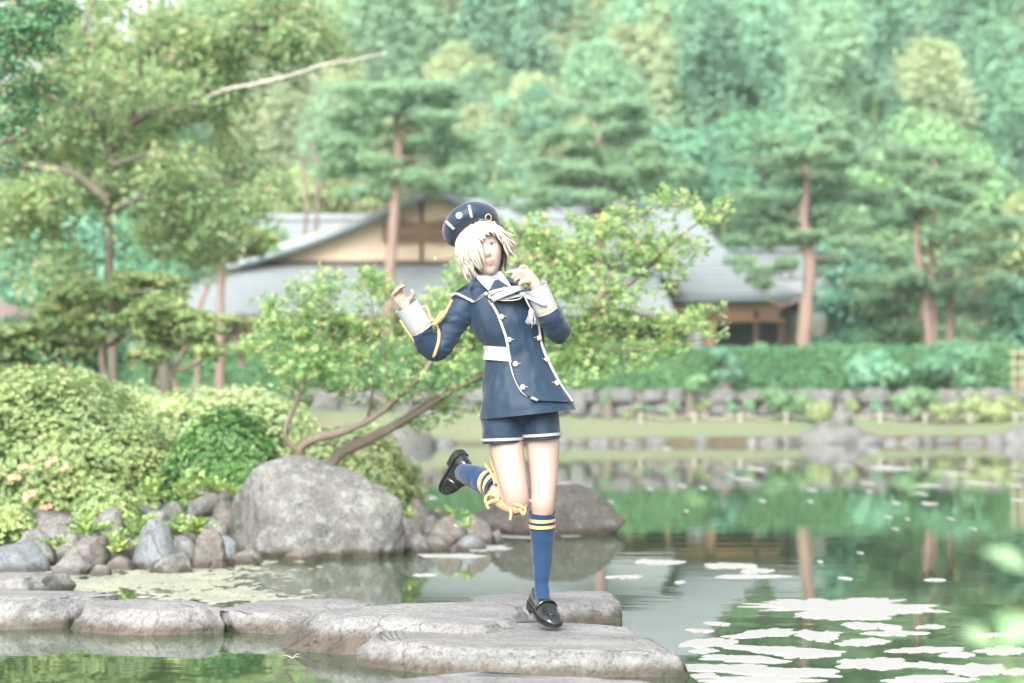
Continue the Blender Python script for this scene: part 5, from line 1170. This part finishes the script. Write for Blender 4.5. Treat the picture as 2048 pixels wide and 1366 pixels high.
part("hat_lining", [(HO + (HV2[:72 * 6] * [.985, .985, 1] + [0, 0, .012]) @ HT.T, ring_faces(6, 72)[:, ::-1])], SOLE, hat)
for L_ in ([(938.5, 413), (941, 425), (944.5, 439)], [(893, 444), (900, 452), (909, 461)]): part("hat_stripe", ribbon(drapes(ht, L_, 12, .002), 5.6 * S, 12, t=.0025), WHITE, hat)
def disc(tree, px, py, rad, off, name, mat, parent, nn=24):
    t = np.arange(nn) * 2 * math.pi / nn; V = np.vstack([[drape(tree, px + rad * math.cos(a), py + rad * math.sin(a), off) for a in t], [drape(tree, px + rad * .9 * math.cos(a), py + rad * .9 * math.sin(a), off + .002) for a in t], [drape(tree, px, py, off + .003)]])
    return part(name, [(V, ring_faces(2, nn)[:, ::-1]), (V, np.array([[nn + (k + 1) % nn, nn + k, 2 * nn] for k in range(nn)]))], mat, parent)
disc(ht, 919, 434, 7, .001, "hat_badge", WHITE, hat)
for cx, cy_, rr_ in ((977, 437, 6.2), (988.5, 449, 5.0)):
    t = np.linspace(0, 2 * math.pi, 25); part("hat_ring", tube([drape(ht, cx + rr_ * math.cos(a) * .9, cy_ + rr_ * math.sin(a), .005) for a in t], .0024, 8, 48, cap=False), GOLD, hat)
part("hat_lace", patch(ht, [(957, 439), (966, 449)], [(984, 441), (992, 456)], 8, 8, .004), WHITE, hat)
# --- jacket
jk = loft([(988, 574, .02, 34, .058, 4), (991, 581, .018, 56, .070, 5), (995, 592, .012, 74, .086, 5), (1002, 610, .008, 77, .094, 4), (1010, 640, .004, 73, .097, 2), (1017, 666, .004, 69, .096, 0), (1027, 690, .006, 60, .091, -2), (1031, 706, .006, 58, .090, -2),
           (1036, 730, .006, 66, .100, 0), (1045, 770, .004, 80, .122, 4), (1052, 800, .0, 90, .138, 6), (1056, 829, 0, 95, .148, 6)], 96, 110, .009, 8, (13, 13, 7))
jacket = part("jacket", jk, NAVY); jt = bvh(jk)
sl = tube(P3([(948, 601, .005), (926, 615, 0), (906, 645, -.005), (888, 678, -.012), (872, 699, -.025), (856, 686, -.045), (844, 662, -.062), (834, 643, -.072)]), arr([28, 30.5, 29, 27, 26, 25, 23, 18.5]) * S, 40, 90, cap=False)
sr = tube(P3([(1060, 602, .005), (1084, 617, .002), (1106, 642, -.01), (1117, 662, -.035), (1110, 656, -.075), (1100, 636, -.105), (1092, 618, -.118)]), arr([26, 27, 26, 25, 24, 23, 18.5]) * S, 40, 90, cap=False)
def wrinkle(parts, amp, sc, seed):
    V, F_ = parts[0]; n = len(V) // 40; C = V.reshape(n, 40, 3).mean(1, keepdims=True); W = V.reshape(n, 40, 3)
    w = (1 - np.abs(fbm(V * arr(sc), seed, 3))).reshape(n, 40, 1) ** 2 - .4
    return [((W + nrm(W - C) * w * amp).reshape(-1, 3), F_)]
sl, sr = wrinkle(sl, .0075, (13, 9, 24), 4), wrinkle(sr, .0075, (13, 9, 24), 6)
part("sleeve", sl, NAVY, jacket); part("sleeve", sr, NAVY, jacket); lt, rt = bvh(sl), bvh(sr)
pl = [(972, 586), (978, 600), (993, 625), (1003.5, 651), (1013, 680), (1018, 709), (1024, 739), (1033, 764), (1047, 786), (1075, 801)]
prr = [(1048, 588), (1060, 612), (1074, 632), (1080, 657), (1082, 676), (1089, 702), (1104, 735), (1122, 768), (1136, 789), (1147, 804)]
fp_ = patch(jt, pl, prr, 44, 26, .017, .004); V, F_ = fp_[0]
V = V + np.stack([0 * V[:, 0], -.008 * ((1 - np.abs(fbm(V * [16, 10, 9], 21, 3))) ** 2 - .4), 0 * V[:, 0]], 1); fp_ = [(V, F_)]
front = part("front_panel", fp_, NAVY, jacket); ft = bvh(fp_)
part("piping", ribbon(drapes(ft, pl, 50, .004), 5.2 * S, 50, t=.004), WHITE, front); part("piping", ribbon(drapes(ft, [(x - 1.5, y) for x, y in prr], 50, .004), 5.0 * S, 50, t=.004), WHITE, front)
for x, y in ((982, 595), (1003, 636), (1018, 681), (1031, 729), (1045, 775), (1078, 677), (1094, 719), (1113, 766)):
    b_ = part("button", [(drape(ft, x, y, .007) + ICO[3][0] * arr([5.6 * S, .006, 5.6 * S]), ICO[3][1])], GOLD, front)
    part("button_loop", tube([drape(ft, x + 4 * (1 if x < 1060 else -1), y - .5, .006), drape(ft, x + 10 * (1 if x < 1060 else -1), y - 1, .005)], .0016, 6, 4), WHITE, b_)
bl = loft([(1030, 697, .006, 63.5, .099, -5), (1031, 704, .006, 62.5, .098, -5), (1032, 712, .006, 63, .098, -5), (1034, 725, .006, 67.5, .102, -5)], 144, 12)
V, F_ = bl[0]; V = V + nrm((V - [pp(1031, 0)[0], DP, 0]) * [1, 1, 0]) * (.0022 * np.sign(np.sin(np.arange(144) * 2 * math.pi / 144 * 48)))[None].repeat(12, 0).reshape(-1, 1)
part("waist_belt", [(V, F_)], KNIT, jacket)
# sailor collar
cl = patch(jt, [(951, 560), (944, 574), (948, 604)], [(978, 572), (976, 580), (973, 588)], 14, 10, .010); jst = bvh(jk + sl); clo = patch(jst, [(951, 560), (928, 573), (903, 591)], [(951, 560), (946, 580), (947, 605)], 16, 12, .010)
collar = part("sailor_collar", cl + clo, NAVY, jacket); ct = bvh(cl + clo + jk + sl)
part("collar_trim", ribbon(drapes(ct, [(902, 592), (914, 588.5), (930, 596), (947, 605)], 24, .004), 5.0 * S, 24, t=.003), WHITE, collar)
part("collar_trim", ribbon(drapes(ct, [(947, 605), (960, 597), (974, 587)], 16, .0046), 5.0 * S, 16, t=.003), WHITE, collar)
cr = patch(jt, [(1006, 556), (1018, 568), (1032, 582)], [(1018, 556), (1042, 570), (1062, 590)], 12, 12, .010); part("sailor_collar", cr, NAVY, jacket)
# shirt collar, tie and bow
part("neckband", loft([(976, 548, .02, 27, .054, 14), (980, 558, .02, 29, .056, 12), (984, 570, .02, 34, .060, 10)], 48, 12), WHITE, jacket)
V = arr([pp(949, 551, -.035), pp(962, 553, -.050), pp(990, 561, -.062), pp(978, 584, -.094), pp(962, 568, -.072)]); part("shirt_collar", [(np.vstack([V, V + [0, .006, 0]]), np.array([[4, 3, 2, 1], [9, 6, 7, 8]])), (np.vstack([V, V + [0, .006, 0]]), np.array([[0, 4, 1], [5, 6, 9]])), (np.vstack([V, V + [0, .006, 0]]), np.array([[0, 5, 9, 4], [4, 9, 8, 3], [3, 8, 7, 2], [2, 7, 6, 1], [1, 6, 5, 0]]))], WHITE, jacket, False)
V = arr([pp(997, 560, -.062), pp(999, 543, -.040), pp(1012, 557, -.055), pp(1024, 577, -.090), pp(1010, 570, -.078)]); part("shirt_collar", [(np.vstack([V, V + [0, .006, 0]]), np.array([[0, 1, 2], [7, 6, 5]])), (np.vstack([V, V + [0, .006, 0]]), np.array([[0, 2, 3, 4], [9, 8, 7, 5]])), (np.vstack([V, V + [0, .006, 0]]), np.array([[0, 5, 6, 1], [1, 6, 7, 2], [2, 7, 8, 3], [3, 8, 9, 4], [4, 9, 5, 0]]))], WHITE, jacket, False)
part("shirt_front", patch(jt, [(976, 556), (984, 590)], [(1008, 556), (1014, 590)], 8, 8, .006), WHITE, jacket)
part("necktie", ribbon([pp(993, 562, -.068), pp(996, 572, -.082), pp(999, 586, -.104), pp(1004, 598, -.112)], 22 * S, 14, taper=[.5, .8, 1, 1], t=.006), NAVY2, jacket)
bow = part("chest_bow", tube([pp(1040, 590, -.135), pp(1046, 592, -.14), pp(1052, 594, -.135)], arr([4, 6, 4]) * S, 12, 9), WHITE)
for L_, w_ in (([(978, 588, -.112), (995, 584, -.130), (1015, 580, -.140), (1040, 577, -.138), (1046, 584, -.135)], 6), ([(985, 601, -.128), (1004, 593, -.145), (1024, 585, -.153), (1047, 576, -.153)], 12), ([(984, 600, -.122), (1005, 601, -.132), (1028, 596, -.138), (1047, 592, -.138)], 6), ([(980, 590, -.112), (996, 588, -.128), (1012, 589, -.132), (1030, 590, -.134)], 6), ([(1050, 592, -.138), (1066, 600, -.166), (1084, 609, -.172), (1092, 611, -.166)], 12)):
    part("bow_ribbon", ribbon(P3(L_), w_ * S, 24, N=(0, -1, .35), t=.003), WHITE, bow)
part("bead_chain", tube(P3([(985, 601, -.128), (1010, 604, -.136), (1035, 602, -.138), (1048, 594, -.138)]), .0022, 6, 30), GOLD, bow)
tas = part("tassel", tube(P3([(1048, 593, -.142), (1054, 607, -.148), (1062, 622, -.142)]), .0035, 8, 14), WHITE)
part("tassel_head", tube(P3([(1061, 620, -.142), (1062, 626, -.142), (1062, 632, -.142)]), arr([3, 6, 6]) * S, 12, 9), WHITE, tas)
for k in range(34):
    a = r.uniform(-1, 1); part("tassel_thread", tube(P3([(1062 + a * 3, 628, -.142), (1062 + a * 8, 638, -.146 + r.uniform(-.006, .006)), (1061 + a * 11 + r.uniform(-2, 2), 648 + r.uniform(-5, 4) + (10 if k == 0 else 0), -.142)]), [.0015, .0014, .0008], 5, 6), WHITE, tas)
# cuffs
def cuff(A, B, ra, rb, name):
    Q = P3([A, tuple((arr(A) + arr(B)) / 2), B]); o = tube(Q, arr([ra, (ra + rb) / 2, rb]) * S, 40, 14, cap=False); i = tube(Q, arr([ra - 2.2, (ra + rb) / 2 - 2.2, rb - 2.2]) * S, 40, 14, cap=False)
    Vo, Vi = o[0][0], i[0][0]; V = np.vstack([Vo[-40:], Vi[-40:]]); V0 = np.vstack([Vo[:40], Vi[:40]]); k = np.arange(40); k1 = (k + 1) % 40
    c = part(name, o + [(i[0][0], i[0][1][:, ::-1]), (V, np.stack([k, k1, k1 + 40, k + 40], -1)), (V0, np.stack([k1, k, k + 40, k1 + 40], -1))], WHITE, jacket)
    t = np.linspace(0, 1, 3); pA, pB = arr(A), arr(B); L_ = [tuple(pA * (1 - u) + pB * u) for u in (.10, .125, .15)]
    part("cuff_braid", tube(P3(L_), (ra * .9 + rb * .1 + .7) * S, 40, 4, cap=False), TAN, c)
cuff((846, 660, -.062), (815, 612, -.086), 25, 25.5, "cuff"); cuff((1094, 626, -.114), (1071, 577, -.138), 22.5, 23.5, "cuff")
# yellow lacing on the viewer-left sleeve
lace = part("sleeve_lace", ribbon(arr([drape(lt, x, y, .004) for x, y in catmull(arr([(904, 600, 0), (899, 612, 0), (892, 625, 0), (884, 640, 0), (876, 648, 0)]), 14)[:, :2]]), 6.5 * S, 14, t=.003), TAN)
part("lace_band", ribbon(arr([drape(lt, x, y, .004) for x, y in catmull(arr([(875, 650, 0), (879, 668, 0), (878, 685, 0), (874, 700, 0), (868, 716, 0)]), 16)[:, :2]]), 6 * S, 16, t=.003), TAN, lace)
part("lace_edge", ribbon(P3([(803, 641, -.09), (814, 660, -.085), (828, 680, -.075), (836, 697, -.06), (848, 708, -.045), (874, 718, -.03)]), 4.5 * S, 30, t=.003), TAN, lace)
for L_ in ([(872, 648, -.08), (862, 636, -.09), (858, 620, -.095), (851, 615, -.095), (848, 622, -.09), (856, 638, -.088), (862, 646, -.085)], [(874, 648, -.08), (884, 636, -.085), (893, 626, -.085), (884, 628, -.082), (876, 638, -.08), (873, 650, -.08)], [(862, 645, -.088), (868, 641, -.092), (873, 648, -.086)]):
    part("lace_loop", ribbon(P3(L_), 5 * S, 36, N=(.25, -1, .2), t=.003), TAN, lace)
part("lace_knot", [(pp(871, 648, -.084) + ICO[3][0] * arr([6 * S, .007, 5 * S]), ICO[3][1])], TAN, lace)
# --- shorts
sh = loft([(1040, 790, .004, 72, .105, 0), (1041, 815, .004, 75, .108, 0), (1042, 836, .006, 72, .090, 0), (1043, 850, .008, 60, .062, 0), (1044, 866, .01, 26, .035, 0)], 64, 20, .003, 5, cap=(True, True))
sl1 = [(1010, 806, .004, 44, .098, 0), (1007, 840, .002, 44, .098, 0), (1005.5, 866, .0, 41.5, .094, 1), (1006, 886, 0, 40.5, .092, 3)]; sl2 = [(1074, 806, .004, 40, .098, 0), (1078, 836, .002, 41, .096, 0), (1082, 860, .0, 39, .092, 3), (1084, 878, 0, 38, .09, 4)]
shorts = part("shorts", sh + loft(sl1, 64, 40, .006, 15, (14, 14, 8)) + loft(sl2, 64, 40, .006, 16, (14, 14, 8)), NAVY)
for Rr in ([(1005.5, 875.5, .0, 44.6, .099, 2), (1006, 881, 0, 44.2, .0985, 2)], [(1083, 867, .0, 41.8, .097, 4), (1083.5, 872.5, 0, 41.4, .0965, 4)]): part("shorts_trim", loft(Rr, 64, 5), WHITE, shorts)
# --- socks
def sock_tube(L, R, n=60): return tube(P3(L), arr(R) * S, 32, n)
Lr = [(1084.5, 1024, -.006), (1084.5, 1040, .0), (1085, 1090, .012), (1084, 1138, .005), (1083, 1165, .002), (1085, 1190, -.012), (1089, 1208, -.03)]; Rr_ = [25.5, 24.8, 23.2, 17.2, 15.2, 15, 14]
sk_ = wrinkle([(tube(P3(Lr), arr(Rr_) * S, 40, 90, cap=False)[0])], .0035, (12, 12, 22), 9)
s1 = part("knee_sock", sk_ , SOCK)
for y in (1038.5, 1050.5): part("sock_stripe", tube(P3([(1084.6, y - 3.4, .0), (1084.6, y, .001), (1084.7, y + 3.4, .002)]), 26.8 * S, 40, 6, cap=False), TAN, s1)
Ll = [(996, 978, .075), (985, 970, .105), (965, 964, .165), (945, 957, .21), (927, 951, .265), (922, 951, .295)]; Rl = [26, 26, 25.5, 22.5, 19, 17]
s2 = part("knee_sock", wrinkle([tube(P3(Ll), arr(Rl) * S, 40, 80, cap=False)[0]], .004, (18, 12, 12), 3), SOCK)
Qs = catmull(P3(Ll), 100)
for k in (12, 24): part("sock_stripe", tube(Qs[k - 3:k + 5], 27.8 * S, 40, 6, cap=False), TAN, s2)
# knee garter with ribbons
gt = part("knee_garter", ribbon(P3([(985, 992, .05), (996, 1004, -.02), (1012, 1012, -.055), (1030, 1016, -.075), (1046, 1012, -.07), (1051, 1004, -.045)]), 17 * S, 40, N=(-.15, -1, .15), t=.005, taper=[.6, .9, 1, 1.1, .9, .3]), LEATH)
part("garter_band", ribbon(P3([(1002, 976, -.03), (1010, 990, -.05), (1020, 1000, -.07), (1036, 1009, -.085), (1050, 1006, -.06)]), 6 * S, 30, N=(-.1, -1, .3), t=.003), TAN, gt)
for L_ in ([(998, 996, -.02), (984, 988, -.01), (973, 992, 0), (971, 1004, 0), (984, 1004, -.015), (998, 998, -.025)], [(996, 998, -.02), (982, 1002, -.02), (974, 1010, -.015), (978, 1017, -.015)], [(998, 996, -.02), (988, 984, .0), (976, 986, .02)], [(1020, 1014, -.08), (1022, 1026, -.085), (1020, 1038, -.08)], [(1038, 1014, -.085), (1046, 1026, -.085), (1050, 1016, -.08), (1042, 1012, -.085)], [(990, 968, .03), (984, 950, .06), (973, 934, .085), (969, 928, .09)], [(1002, 978, -.03), (994, 962, .03), (990, 945, .06), (984, 930, .07), (980, 912, .075)]):
    part("garter_ribbon", ribbon(P3(L_), 5.5 * S, 30, N=(-.2, -1, .3), t=.003), TAN, gt)
# --- loafers
def loafer(heel, toe_dir, up_dir, L_=.245, mir=1):
    t_ = nrm(arr(toe_dir)); u_ = arr(up_dir) - t_ * arr(up_dir).dot(t_); u_ = nrm(u_); w_ = np.cross(u_, t_) * mir; K = np.stack([t_, w_, u_], 1)
    T = lambda V: arr(heel) + arr(V) @ K.T
    xs = np.linspace(0, 1, 40)
    hw = np.interp(xs, [0, .03, .12, .3, .5, .68, .82, .93, .98, 1], [.010, .024, .032, .034, .039, .045, .043, .031, .017, .004])
    ht_ = np.interp(xs, [0, .04, .2, .36, .46, .55, .7, .85, .95, 1], [.044, .062, .064, .060, .068, .060, .044, .034, .024, .012])
    def shell(grow=0.0, k0=0, k1=40):
        ns = 28; a = np.arange(ns) * 2 * math.pi / ns; V = []
        for i in range(k0, k1):
            c_, s_ = np.cos(a), np.sin(a); z = np.where(s_ > 0, np.abs(s_) ** .75 * (ht_[i] - .012), -np.abs(s_) ** .5 * .010)
            V.append(np.stack([np.full(ns, xs[i] * L_), np.sign(c_) * np.abs(c_) ** .8 * (hw[i] + grow), z + .014 + grow * (s_ > 0)], 1))
        V = np.concatenate(V); n = k1 - k0
        return [(T(V), ring_faces(n, ns)), (T(np.vstack([V[:ns], [V[:ns].mean(0)]])), np.array([[(k + 1) % ns, k, ns] for k in range(ns)])), (T(np.vstack([V[-ns:], [V[-ns:].mean(0)]])), np.array([[k, (k + 1) % ns, ns] for k in range(ns)]))]
    sh_ = part("loafer", shell(), BLACK)
    n = 40; e = np.vstack([np.stack([xs * L_ * 1.015 - .002, hw + .004, 0 * xs], 1), np.stack([xs * L_ * 1.015 - .002, -hw - .004, 0 * xs], 1)[::-1]]); m_ = len(e); V = np.vstack([e + [0, 0, .009], e])
    i = np.arange(n - 1); j = 2 * n - 1 - i; k = np.arange(m_); k1 = (k + 1) % m_
    part("sole", [(T(V), np.vstack([np.stack([i, j, j - 1, i + 1], -1), np.stack([i, i + 1, j - 1, j], -1) + m_, np.stack([k, k1, k1 + m_, k + m_], -1)]))], SOLE, sh_, False)
    eh = e[(e[:, 0] < .068)]; n2 = len(eh); V = np.vstack([eh, eh * [1, .96, 1] - [0, 0, .020]]); k = np.arange(n2); k1 = (k + 1) % n2
    # heel block: outline walks out one side and back the other
    half = n2 // 2; i = np.arange(half - 1); j = n2 - 1 - i
    part("heel", [(T(V), np.vstack([np.stack([k, k1, k1 + n2, k + n2], -1), np.stack([i, i + 1, j - 1, j], -1) + n2]))], SOLE, sh_, False)
    a = np.linspace(.12, math.pi - .12, 15); i0 = 21
    st = [[xs[i0] * L_, math.copysign(abs(math.cos(q)) ** .8, math.cos(q)) * (hw[i0] + .0025), abs(math.sin(q)) ** .75 * (ht_[i0] - .012) + .0165] for q in a]
    part("strap", ribbon(T(st), .024, 40, N=u_, t=.003), BLACK, sh_)
    sm = [[L_ * (.50 + .36 * math.sin(q)), math.cos(q) * .030 * (1 if True else 1), .0] for q in np.linspace(0, math.pi, 21)]
    sm = [[x, y, (np.interp(x / L_, xs, ht_) - .012) * max(1 - (abs(y) / np.interp(x / L_, xs, hw + .001)) ** 2.5, .05) ** .4 + .0155] for x, y, _ in sm]
    part("moc_seam", tube(T(sm), .0022, 6, 60), BLACK, sh_)
    sm = [[L_ * .40 * (1 - q) ** 1 + 0.01, s * (.023 * min(1, (1 - q) * 4 + .35)), .061] for s, q in [(-1, u) for u in np.linspace(0, 1, 8)] + [(1, u) for u in np.linspace(1, 0, 8)]]
    part("topline", tube(T(sm), .0026, 6, 50), BLACK, sh_)
    return sh_
loafer(pp(1066, 1206, .085), (.085, -.21, -.085), (.12, -.28, 1.0), .235)
loafer(pp(921, 910, .315), (-.34, .50, -.75), (.42, -.50, -.52), .205)
# ------------------------------------------------------------------ humid air over the garden
m, nt, N, L = newmat("haze")
pv = N.new("ShaderNodeVolumePrincipled"); pv.inputs["Color"].default_value = (.86, .97, .92, 1); pv.inputs["Density"].default_value = .0007; pv.inputs["Anisotropy"].default_value = .2
o_ = N.new("ShaderNodeOutputMaterial"); L.new(pv.outputs[0], o_.inputs["Volume"])
setp(obj("haze", [box((0, 150, 21), (560, 560, 46))], m, smooth=False), "pale humid air hanging over the garden", "haze", None, "stuff")
